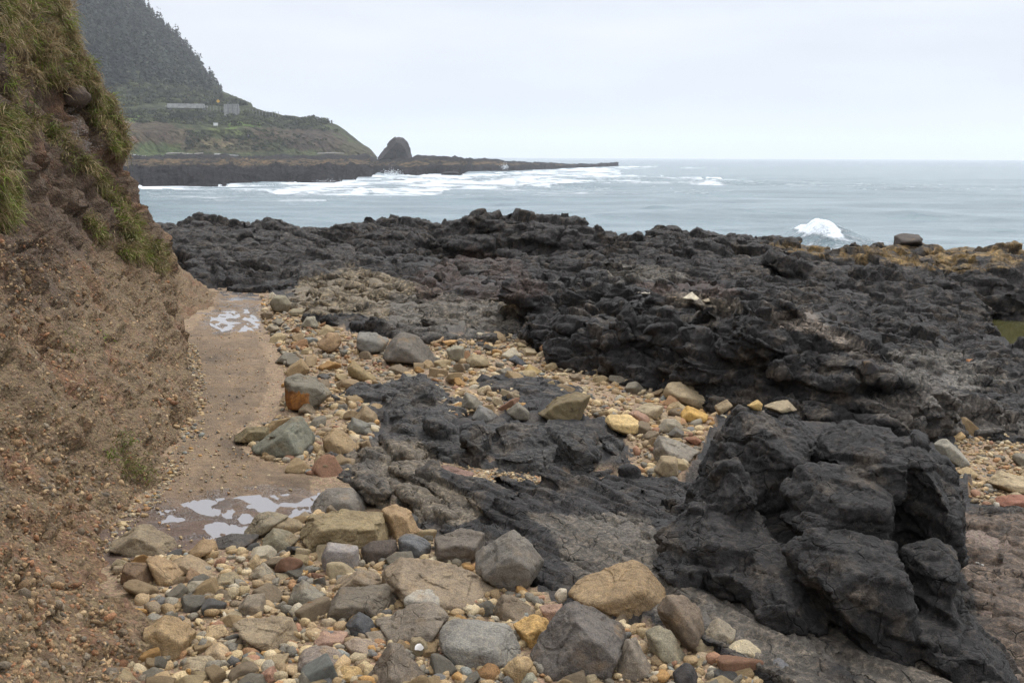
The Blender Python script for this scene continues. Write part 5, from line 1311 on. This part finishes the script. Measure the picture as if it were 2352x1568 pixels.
    b.inputs['IOR'].default_value = 1.33; b.inputs['Specular IOR Level'].default_value = .5
    h = g.math('ADD', w1, g.math('MULTIPLY', f, .35))
    g.l(g.bump(h, .9, .9), b.inputs['Normal'])
    tag(link('sea', me, m), kind='structure')
build_sea()

# spray thrown up by breakers: droplets clustered over the crests
def spray():
    rng = np.random.default_rng(91); C, S = [], []
    for cx, cy, n, wpx, hpx in ((1893, 534, 500, 46, 16), (1160, 384, 160, 8, 9), (900, 398, 260, 22, 12), (590, 424, 140, 60, 4), (1240, 394, 160, 60, 4), (760, 415, 120, 60, 4)):
        d = 76.0 if cy > 500 else 6.2 * FOC / max(cy - HOR + 14, 8)
        for i in range(n):
            x = cx + rng.normal(0, wpx * .5); y = cy - abs(rng.normal(0, hpx * .5)) + rng.uniform(0, 6)
            C.append(at_depth(x, y, d)); S.append(rng.uniform(.0003, .0009) * d)
    C = np.array(C); S = np.array(S)
    me = pebble_mesh('sea_spray', C, S, np.ones((len(C), 3)) * .85, rng, 1, 1.0)
    m, nt, b = mat_new('white_spray'); b.inputs['Base Color'].default_value = (.85, .87, .88, 1); b.inputs['Roughness'].default_value = .9
    b.inputs['Alpha'].default_value = .8
    tag(link('sea_spray', me, m), 'white spray flying from the breaking waves', 'spray', kind='stuff')
spray()

# ------------------------------------------------------------------ reef across the cove
def polyline(x, pts):
    p = np.array(pts, float); return np.interp(x, p[:, 0], p[:, 1])
REEF_NEAR = [(-200, 428), (300, 426), (450, 427), (560, 422), (640, 417), (720, 422), (800, 414), (856, 404), (866, 396), (900, 399), (960, 402), (1000, 399), (1060, 402), (1075, 393), (1160, 393), (1260, 388.5), (1330, 385), (1400, 382.5), (1420, 381)]
REEF_TOP = [(-200, 362), (850, 362), (870, 367), (940, 365), (955, 358), (1000, 359), (1060, 361), (1080, 364), (1140, 365), (1160, 370), (1250, 373), (1330, 377), (1400, 376), (1420, 381)]
HL_D0 = lambda x: 430 + .25 * (np.clip(x, -400, 870) - 300)
def build_reef():
    nc, nr = 480, 120
    x = np.linspace(-220, 1421, nc)
    yn = polyline(x, REEF_NEAR); yt = polyline(x, REEF_TOP)
    dn = (CAM[2] - SEA) * FOC / (yn - HOR - .0043 * (x - 1176) * 1.0)
    dn = dn * (1 + .05 * fbm(np.stack([x / 30, x * 0 + 3, x * 0], 1), 4, 621))
    df = np.where(x < 865, np.maximum(HL_D0(x) + 14, dn + 50), dn + 90)
    df = np.convolve(np.pad(df, 10, 'edge'), np.ones(21) / 21, 'valid')
    v = np.linspace(-.12, 1.25, nr)
    d = dn[None] + (df - dn)[None] * v[:, None]
    zt = CAM[2] - (yt - HOR)[None] / FOC * df[None]
    u = np.clip(v, 0, 1)[:, None] + 0 * x[None]
    zz = SEA - .4 + 1.6 * sstep(0, .10, u) + (zt - SEA - 1.2) * u ** 1.1
    zz = np.where(v[:, None] < 0, SEA - .4 + v[:, None] * 14, zz)
    hx = fbm(np.stack([x / 60, x * 0, x * 0], 1), 4, 611)[None]; hx2 = fbm(np.stack([x / 45, x * 0 + 5, x * 0], 1), 4, 613)[None]
    zz = zz + (v[:, None] >= 0) * (np.exp(-((u - .16) / .09) ** 2) * np.clip(.4 + 2.4 * hx, -.5, 2.2) - np.exp(-((u - .45) / .14) ** 2) * .6 + np.exp(-((u - .85) / .08) ** 2) * np.clip(.3 + 2.2 * hx2, -.6, 2.0) * (x < 870)[None])
    land = (x < 865)[None]
    zz = np.where((v[:, None] > 1) & ~land, zt - (v[:, None] - 1) * 40, zz)
    XX = np.broadcast_to(x[None], d.shape)
    P = at_depth(XX.ravel(), np.full(XX.size, HOR), d.ravel()); P[:, 2] = zz.ravel()
    n = fbm(P * np.array([.07, .07, .0]), 5, 601, .55, True); n2 = fbm(P * np.array([.25, .25, 0]), 4, 607, .55)
    am = np.clip(zz.ravel() - SEA + .8, .1, 1.1) * np.where(XX.ravel() > 850, .55, 1)
    P[:, 2] -= .5 * sstep(.15, .3, (u + 0 * d).ravel())
    ridge = fbm(P * np.array([.022, .085, 0]), 4, 617, .55, True)
    P[:, 2] += am * (1.5 * ridge + .7 * n + .6 * n2 + .6 * cells(P * np.array([.12, .16, 0]), 4)[0])
    C = np.array([.027, .025, .025])[None] * (1 + .8 * n2[:, None])
    band = (sstep(.3, .42, u) * sstep(.76, .62, u) + 0 * d).ravel() * sstep(-.1, .4, n2 + .3 * n)
    C = C * (1 - band[:, None]) + np.array([.16, .112, .06])[None] * band[:, None]
    me = new_mesh('reef', P, grid_faces(nr, nc)[:, ::-1]); set_col(me, np.maximum(C, .01))
    m, nt, b = mat_new('reef_rock'); g = G(nt); tc = g.n('ShaderNodeTexCoord'); at = g.n('ShaderNodeAttribute', attribute_name='Col')
    nn = g.noise(g.mapping(tc.outputs['Object'], (1, 1, 2.5)), .6, 6, .68)
    c = g.mix(g.ramp(nn, .3, .7), g.mix(1.0, at.outputs['Color'], (.5, .5, .52), 'MULTIPLY'), g.mix(1.0, at.outputs['Color'], (1.6, 1.55, 1.5), 'MULTIPLY'))
    g.l(c, b.inputs['Base Color']); b.inputs['Roughness'].default_value = .9; b.inputs['Specular IOR Level'].default_value = .08; g.l(g.bump(nn, 2.2, 1.0), b.inputs['Normal'])
    tag(link('reef', me, m), 'low black rock reef running out from the headland into the surf', 'reef')
build_reef()
outl = [(864, 374), (868, 362), (880, 345), (891, 331), (904, 319), (913, 313), (927, 314), (936, 327), (941, 345), (949, 362), (950, 374)]
MAT_STACK = stone_material('sea_stack_rock', 'object', crack=.0, fine=.02, mottle=.35, rough=.85)
st = rock('D', 'dark pointed sea stack standing off the end of the headland', (.045, .042, .043), outl, d=520, thick=13, k=30, rough=.05, level=6, cat='sea stack', name='sea_stack', mat=MAT_STACK)
rock('D', 'small half-drowned black rock in the white surf', (.03, .03, .032), [(1008, 404), (1020, 394), (1045, 392), (1062, 399), (1070, 406)], d=385, thick=6, k=12, rough=.1, level=4, cat='rock', name='surf_rock', mat=MAT_STACK)
rock('D', 'flat black rock awash left of the half-drowned one', (.03, .03, .032), [(895, 416), (905, 412), (925, 411), (940, 415), (938, 418), (900, 418)], d=300, thick=4, k=12, rough=.1, level=4, cat='rock', name='surf_rock', mat=MAT_STACK)

# ------------------------------------------------------------------ headland
SIL = [(-420, -330), (0, -240), (130, -130), (240, -45), (300, 0), (340, 42), (400, 98), (440, 135), (470, 172), (505, 208), (540, 222), (574, 237), (581, 247), (600, 253), (650, 264), (700, 271), (740, 275), (780, 292), (820, 321), (850, 341), (862, 356), (868, 364)]
def hill_profile(x):
    """rows and depths from the beach up to the skyline for one column"""
    yt = float(polyline(x, SIL)); d0 = float(HL_D0(x))
    if x < 585:
        w = np.clip((x - 520) / 65, 0, 1)
        A = [(366, d0 - 4), (359, d0 + 4), (352, d0 + 12), (300, d0 + 26), (290, d0 + 40), (268, d0 + 75), (250, d0 + 96), (246, d0 + 108), (225 if yt < 200 else (246 + yt) / 2, d0 + 150), ((225 + yt) / 2 if yt < 200 else (246 + 2 * yt) / 3, d0 + 260), (yt, d0 + 400)]
        B = hill_low(yt, d0)
        rows = [(a[0] * (1 - w) + b[0] * w, a[1] * (1 - w) + b[1] * w) for a, b in zip(A, B)]
    else: rows = hill_low(yt, d0)
    return rows
def hill_low(yt, d0):
    h = 361 - yt
    return [(366, d0 - 4), (361 - .02 * h, d0 + 3), (361 - .12 * h, d0 + 9), (361 - .5 * h, d0 + 20), (361 - .58 * h, d0 + 30), (361 - .68 * h, d0 + 42), (361 - .76 * h, d0 + 52), (361 - .84 * h, d0 + 62), (361 - .9 * h, d0 + 72), (361 - .96 * h, d0 + 82), (yt, d0 + 95)]
HILL_T = np.array([0, .05, .1, .25, .32, .42, .5, .55, .65, .82, 1.0])
def hill_point(x, y):
    r = hill_profile(x); ys = np.array([a[0] for a in r]); ds = np.array([a[1] for a in r])
    d = np.interp(-y, -ys, ds); return at_depth(np.array(float(x)), np.array(float(y)), np.array(d)), d
def build_headland():
    nc, nr = 340, 150
    xs = np.linspace(-300, 866, nc); ts = np.linspace(0, 1.18, nr)
    PX, PY, PD = np.zeros((nr, nc)), np.zeros((nr, nc)), np.zeros((nr, nc)); back = np.zeros((nr, nc))
    for j, x in enumerate(xs):
        r = hill_profile(x); ys = np.array([a[0] for a in r]); ds = np.array([a[1] for a in r])
        PX[:, j] = x; PY[:, j] = np.interp(ts, HILL_T, ys); PD[:, j] = np.interp(ts, HILL_T, ds)
        over = ts > 1; PD[over, j] = ds[-1] + (ts[over] - 1) * 300; back[over, j] = (ts[over] - 1) * 180
    P = at_depth(PX.ravel(), PY.ravel(), PD.ravel()); P[:, 2] -= back.ravel()
    T = np.repeat(ts, nc)
    n = fbm(P * .035, 4, 701); n2 = fbm(P * .14, 4, 707); n3 = fbm(P * np.array([.12, .12, .03]), 4, 711, .5, True)
    low = sstep(0.03, .12, T)
    P[:, 2] += low * (1.6 * n + .5 * n2); P[:, 1] += low * (2.5 * n + np.where(T < .34, 5.0, 1.6) * n3)
    gul = np.exp(-((PX.ravel() - 426) / 36) ** 4) * sstep(.38, .46, T) * sstep(.60, .565, T)
    P[:, 2] -= 7.0 * gul
    olive = np.array([.078, .088, .04]); dark = np.array([.04, .043, .026]); green = np.array([.115, .165, .04]); soil = np.array([.105, .07, .052]); sand = np.array([.23, .175, .105])
    w = sstep(-.3, .35, n2 + .4 * n)[:, None]; C = olive * w + dark * (1 - w)
    k = (sstep(.15, .5, n + .5 * n2) * sstep(.3, .4, T) * sstep(.62, .5, T))[:, None]; C = C * (1 - k) + green * k
    px, py, _ = project(P)
    jx, jy = px + 38 * n2 + 20 * n, py + 12 * n3
    for pl, c, s in (([(150, 288), (330, 275), (440, 300), (480, 330), (430, 350), (300, 330), (150, 340)], soil, .6), ([(640, 300), (760, 300), (800, 325), (770, 345), (700, 350), (650, 340)], (.075, .055, .045), .8),
                     ([(290, 320), (330, 320), (320, 350), (290, 345)], (.17, .10, .06), .8), ([(440, 335), (600, 320), (640, 350), (560, 356), (440, 352)], (.11, .095, .06), .7), ([(480, 318), (560, 325), (540, 345), (480, 340)], sand, .5),
                     ([(570, 300), (640, 298), (660, 330), (600, 325)], soil, .6), ([(760, 325), (860, 340), (865, 362), (740, 362)], (.105, .085, .055), .5),
                     ([(285, 330), (420, 335), (420, 362), (285, 364)], (.075, .105, .038), .6), ([(510, 282), (600, 285), (590, 296), (520, 296)], green, .9), ([(480, 292), (580, 310), (575, 320), (500, 308)], (.12, .14, .05), .8), ([(280, 262), (360, 275), (350, 285), (285, 280)], green, .9)):
        q = (in_poly(jx, jy, pl) * s)[:, None]; C = C * (1 - q) + np.array(c) * (1 + .4 * n3[:, None]) * q
    C = C * (1 + .35 * n2[:, None])
    me = new_mesh('headland', P, grid_faces(nr, nc)[:, ::-1]); set_col(me, np.maximum(C, .008))
    m, nt, b = mat_new('headland_turf'); g = G(nt); tc = g.n('ShaderNodeTexCoord'); at = g.n('ShaderNodeAttribute', attribute_name='Col')
    nn = g.noise(tc.outputs['Object'], .45, 7, .7); sp = g.noise(tc.outputs['Object'], 1.6, 4, .7)
    c = g.mix(g.ramp(nn, .32, .68), g.mix(1.0, at.outputs['Color'], (.5, .5, .5), 'MULTIPLY'), g.mix(1.0, at.outputs['Color'], (1.5, 1.5, 1.4), 'MULTIPLY'))
    c = g.mix(g.ramp(sp, .4, .6, 0, .5), c, g.mix(1.0, c, (.6, .6, .6), 'MULTIPLY'))
    g.l(c, b.inputs['Base Color']); b.inputs['Roughness'].default_value = .95; b.inputs['Specular IOR Level'].default_value = .1
    g.l(g.bump(g.math('ADD', nn, g.math('MULTIPLY', sp, .4)), 2.2, .9), b.inputs['Normal'])
    o = link('headland', me, m); tag(o, kind='structure')
    return BVHTree.FromPolygons([tuple(p) for p in P], [tuple(int(i) for i in f) for f in grid_faces(nr, nc)])
HILL_BVH = build_headland()
def on_hill(x, y):
    h = HILL_BVH.ray_cast(Vector(CAM), Vector(ray(np.array([x]), np.array([y]))[0]).normalized(), 3000)
    return None if h[0] is None else np.array(h[0])

def leaf_material(name):
    m, nt, b = mat_new(name); g = G(nt)
    at = g.n('ShaderNodeAttribute', attribute_name='Col'); g.l(at.outputs['Color'], b.inputs['Base Color'])
    b.inputs['Roughness'].default_value = .85; b.inputs['Specular IOR Level'].default_value = .15
    return m
MAT_LEAF = leaf_material('far_foliage')
def forest():
    rng = np.random.default_rng(95)
    poly = [(-60, -60), (300, -20), (345, 45), (405, 100), (445, 140), (475, 175), (508, 212), (470, 215), (400, 205), (330, 200), (280, 190), (200, 215), (100, 215), (-60, 200)]
    q = sample_poly(poly, 2100, rng)
    # skyline trees follow the crest
    sk = np.array([(x, float(polyline(x, SIL)) + rng.uniform(1, 5)) for x in np.linspace(235, 508, 90)])
    V, Fs, C = [], [], []; nv = 0
    for x, y in np.concatenate([q, sk]):
        h = on_hill(x, y)
        if h is None: continue
        H = rng.uniform(6, 13) * (1.0 if rng.random() < .85 else 1.5); Rr = H * rng.uniform(.2, .3)
        if y > 165: H *= .62; Rr *= .95
        base = np.array([.026, .033, .023]) * rng.uniform(.55, 1.4) * (1 + .9 * float(fbm(h[None] * .03, 3, 15)[0]))
        if rng.random() < .2: base = np.array([.055, .058, .036]) * rng.uniform(.7, 1.2)
        nb = 30
        t = np.sort(rng.uniform(.08, 1, nb)); a = rng.uniform(0, 6.283, nb)
        r = Rr * (1.05 - t) * rng.uniform(.6, 1.25, nb) + .15
        tip = np.stack([np.cos(a) * r, np.sin(a) * r, t * H - .12 * r], 1)
        wd = np.stack([-np.sin(a), np.cos(a), a * 0], 1) * (r * .55 + .25)[:, None]
        root = np.stack([np.cos(a) * .1, np.sin(a) * .1, t * H + .14 * H * (1 - t) + .3], 1)
        tri = np.stack([root, tip - wd, tip + wd, tip * np.array([1.12, 1.12, 1]) - np.array([0, 0, .35])], 1).reshape(-1, 3) + h
        V.append(tri); i0 = nv + np.arange(nb) * 4
        Fs.append(np.stack([np.stack([i0, i0 + 1, i0 + 3], 1), np.stack([i0, i0 + 3, i0 + 2], 1)], 1).reshape(-1, 3)); nv += nb * 4
        C.append(np.repeat(base[None] * rng.uniform(.7, 1.3, (nb, 1)), 4, 0))
    me = new_mesh('forest', np.concatenate(V), np.concatenate(Fs), False); set_col(me, np.concatenate(C))
    tag(link('forest', me, MAT_LEAF), 'dark conifer forest covering the steep headland hill', 'forest', kind='stuff')
    # low scrub on the slopes
    V, Fs, C = [], [], []; nv = 0
    polys = [([(200, 215), (330, 205), (420, 210), (505, 215), (580, 245), (500, 245), (380, 238), (280, 245), (200, 250)], 420, 2.2), ([(280, 255), (460, 255), (600, 258), (700, 275), (800, 310), (700, 300), (560, 290), (420, 285), (280, 282)], 380, 1.4),
             ([(300, 190), (470, 185), (500, 215), (300, 215)], 200, 3.0), ([(690, 272), (745, 272), (760, 285), (700, 282)], 40, 2.2), ([(420, 300), (640, 300), (780, 330), (600, 345), (430, 345)], 200, 1.0)]
    for pl, n, sz in polys:
        for x, y in sample_poly(pl, n, rng):
            h = on_hill(x, y)
            if h is None: continue
            s = sz * rng.uniform(.5, 1.4); nb = 34
            u = rng.normal(size=(nb, 3)); u /= np.linalg.norm(u, axis=1)[:, None]; u[:, 2] = np.abs(u[:, 2])
            c = u * s * np.array([1.3, 1.3, .8]) * rng.uniform(.6, 1.05, (nb, 1)) + h
            e1 = rng.normal(size=(nb, 3)); e1 /= np.linalg.norm(e1, axis=1)[:, None]; e2 = np.cross(u, e1)
            l = s * .42
            tri = np.stack([c + e1 * l, c - e1 * l * .6 + e2 * l * .7, c - e1 * l * .5 - e2 * l * .7], 1).reshape(-1, 3)
            V.append(tri); Fs.append((nv + np.arange(nb * 3)).reshape(-1, 3)); nv += nb * 3
            base = (np.array([.04, .045, .026]) if rng.random() < .6 else np.array([.07, .078, .035])) * rng.uniform(.7, 1.25)
            C.append(np.repeat(base[None] * rng.uniform(.7, 1.35, (nb, 1)), 3, 0))
    me = new_mesh('scrub', np.concatenate(V), np.concatenate(Fs), False); set_col(me, np.concatenate(C))
    tag(link('scrub', me, MAT_LEAF), 'low wind-cut scrub over the lower slopes of the headland', 'scrub', kind='stuff')
forest()

# ------------------------------------------------------------------ small far things on the headland
def plain(name, col, rough=.8, nscale=3.0):
    m, nt, b = mat_new(name); g = G(nt); tc = g.n('ShaderNodeTexCoord')
    n = g.noise(tc.outputs['Object'], nscale, 5, .65)
    g.l(g.mix(g.ramp(n, .3, .7), tuple(.7 * c for c in col), tuple(min(1, 1.2 * c) for c in col)), b.inputs['Base Color']); b.inputs['Roughness'].default_value = rough
    return m
M_CONC = plain('weathered_concrete', (.33, .32, .30), .9, .8); M_GIRD = plain('pale_concrete', (.40, .39, .37), .85, .8); M_WOOD = plain('driftwood_grey', (.38, .35, .31), .9)
M_YEL = plain('sign_yellow', (.75, .42, .03), .5); M_WHT = plain('white_board', (.8, .8, .78), .5); M_STEEL = plain('galvanised_steel', (.2, .2, .2), .5)
def box(name, mn, mx, mat, parent=None, bev=.05):
    bm = bmesh.new(); bmesh.ops.create_cube(bm, size=1)
    for v in bm.verts:
        v.co = Vector([(mn[i] + mx[i]) / 2 + v.co[i] * (mx[i] - mn[i]) for i in range(3)])
    bmesh.ops.bevel(bm, geom=bm.edges[:], offset=bev, segments=1, affect='EDGES')
    me = bpy.data.meshes.new(name); bm.to_mesh(me); bm.free()
    return link(name, me, mat, parent)
def empty(name, loc): 
    o = bpy.data.objects.new(name, None); COL.objects.link(o); o.location = [float(v) for v in loc]; return o

def far_things():
    # road bridge across the gully
    p, d = hill_point(384, 240); p2, _ = hill_point(468, 240); d -= 6
    a = at_depth(np.array(384.), np.array(243.), np.array(d)); b = at_depth(np.array(470.), np.array(244.), np.array(d + 3))
    e = empty('road_bridge', a); ang = math.atan2(b[1] - a[1], b[0] - a[0]); e.rotation_euler = (0, 0, ang); L = float(np.hypot(*(b - a)[:2]))
    tag(e, 'small pale concrete road bridge crossing the gully on the headland', 'bridge')
    box('girder', (0, -.4, -1.1), (L, .6, .3), M_GIRD, e); box('deck', (-1, .6, -.5), (L + 1, 7, .2), M_CONC, e)
    box('parapet', (0, -.35, .32), (L, -.05, 1.1), M_GIRD, e)
    for t in (.02, .93): box('pier', (L * t, .7, -6.5), (L * t + 1.3, 6, -.52), M_STEEL, e)
    # concrete retaining wall with buttress ribs
    p, d = hill_point(515, 266); d -= 3
    a = at_depth(np.array(515.), np.array(268.), np.array(d)); b = at_depth(np.array(549.), np.array(268.), np.array(d))
    e = empty('retaining_wall', a); L = float(b[0] - a[0]); tag(e, 'grey concrete retaining wall with vertical ribs under the headland road', 'wall')
    box('wall_face', (0, 0, -2), (L, 1.0, 6.2), M_CONC, e)
    for t in (.3, .62, .97): box('rib', (L * t - .3, -.45, -2), (L * t + .1, -.003, 6.6), M_STEEL, e)
    # fence along the road edge
    f0 = at_depth(np.array(468.), np.array(247.), np.array(d)); f1 = at_depth(np.array(640.), np.array(262.), np.array(d + 8))
    e = empty('road_fence', f0); tag(e, 'thin post fence along the seaward edge of the headland road', 'fence')
    for t in np.linspace(0, 1, 24):
        q = (f1 - f0) * t; box('post', (q[0] - .1, q[1] - .1, q[2] - 1.5), (q[0] + .1, q[1] + .1, q[2] + 1.2), M_STEEL, e, .01)
    # yellow warning sign
    p, d = hill_point(501, 240); s = at_depth(np.array(501.), np.array(233.), np.array(d - 6))
    e = empty('road_sign', s - np.array([0, 0, 5])); tag(e, 'yellow diamond road sign on a post above the headland wall', 'sign')
    o = box('sign_plate', (-.75, -.06, -.75), (.75, .0, .75), M_YEL, e, .02); o.location = (0, 0, 5.0); o.rotation_euler = (0, math.pi / 4, 0)
    o2 = box('sign_plate', (-.55, -.06, -.35), (.55, .0, .35), M_YEL, e, .02); o2.location = (0, 0, 3.55)
    box('post', (-.09, .003, -3), (.09, .18, 5.6), M_STEEL, e, .02)
    # white notice board
    h = on_hill(496, 292); e = empty('notice_board', h); tag(e, 'small white notice board on the grassy headland terrace', 'notice board')
    box('panel', (-1.1, -.4, .6), (1.1, -.28, 1.9), M_WHT, e, .02)
    for s in (-.8, .8): box('post', (s - .06, -.27, -.6), (s + .06, -.15, 1.8), M_STEEL, e, .01)
    # walker
    h = on_hill(571, 317)
    parts = [((0, 0, 1.58), (.11, .12, .14)), ((0, 0, 1.42), (.06, .06, .1)), ((0, 0, 1.15), (.21, .13, .32)), ((0, 0, .88), (.18, .13, .16)),
             ((-.1, .05, .62), (.09, .1, .3)), ((-.1, .1, .25), (.065, .07, .28)), ((.1, -.06, .62), (.09, .1, .3)), ((.1, -.12, .25), (.065, .07, .28)),
             ((-.1, .02, .03), (.06, .14, .05)), ((.1, -.18, .03), (.06, .14, .05)), ((-.25, 0, 1.2), (.06, .07, .2)), ((-.27, -.05, .92), (.05, .06, .18)), ((.25, 0, 1.2), (.06, .07, .2)), ((.27, -.08, .92), (.05, .06, .18))]
    S0, F0 = ico(2); V = np.concatenate([S0 * np.array(r) + np.array(c) for c, r in parts]); Fs = np.concatenate([F0 + i * len(S0) for i in range(len(parts))])
    V, N, Q = remesh(V, Fs, .035)
    me = new_mesh('person', V, Q)
    C = np.where((V[:, 2] > 1.46)[:, None], np.array([.35, .22, .16]), np.where((V[:, 2] > .86)[:, None], np.array([.30, .32, .36]), np.array([.05, .055, .08])))
    set_col(me, C); o = link('person', me, MAT_LEAF, loc=h + np.array([0, -.6, 0])); tag(o, 'distant walker in grey top and dark trousers on the headland path', 'person')
    # driftwood on the far beach
    for k, (x, y, L, lb, mt) in enumerate(((405, 355, 9, 'tangled grey driftwood log at the left end of the far beach', M_WOOD), (520, 357, 11, 'long pale driftwood log lying on the far beach', M_GIRD), (448, 354, 7, 'short grey driftwood log between the others on the far beach', M_WOOD), (760, 354, 13, 'thin driftwood log on the beach below the headland tip', M_WOOD), (310, 358, 8, 'pale driftwood log beside the grassy bank edge', M_GIRD))):
        d = float(HL_D0(x)) - 2; c = at_depth(np.array(float(x)), np.array(float(y)), np.array(d))
        n, m_ = 14, 8; V = []
        for i in range(n):
            t = i / (n - 1); r = .38 * (1 - .45 * t) * (1 + .15 * math.sin(9 * t + k))
            for j in range(m_):
                a_ = 2 * math.pi * j / m_; V.append((t * L - L / 2, r * math.cos(a_) + .25 * math.sin(4 * t + k), r * math.sin(a_) + .3 * math.sin(3 * t + k * 2) + .2))
        Fs = [(i * m_ + j, i * m_ + (j + 1) % m_, (i + 1) * m_ + (j + 1) % m_, (i + 1) * m_ + j) for i in range(n - 1) for j in range(m_)]
        me = new_mesh('driftwood_log', V, Fs); o = link('driftwood_log', me, mt, loc=c); o.rotation_euler = (0, 0, .1 * (k - 2))
        tag(o, lb, 'driftwood')
far_things()

# ------------------------------------------------------------------ sea air
def haze():
    bm = bmesh.new(); bmesh.ops.create_cube(bm, size=1)
    mn, mx = (-11500, -11500, -9.5), (11500, 14600, 260)
    for v in bm.verts: v.co = Vector([(mn[i] + mx[i]) / 2 + v.co[i] * (mx[i] - mn[i]) for i in range(3)])
    me = bpy.data.meshes.new('haze'); bm.to_mesh(me); bm.free()
    m = bpy.data.materials.new('sea_haze'); m.use_nodes = True; nt = m.node_tree; nt.nodes.clear()
    out = nt.nodes.new('ShaderNodeOutputMaterial'); v = nt.nodes.new('ShaderNodeVolumePrincipled')
    v.inputs['Color'].default_value = (.93, .96, 1.0, 1); v.inputs['Density'].default_value = .0002; v.inputs['Anisotropy'].default_value = .1
    nt.links.new(v.outputs[0], out.inputs['Volume'])
    tag(link('haze', me, m), 'thin pale sea haze over the whole shore', 'haze', kind='stuff')
haze()
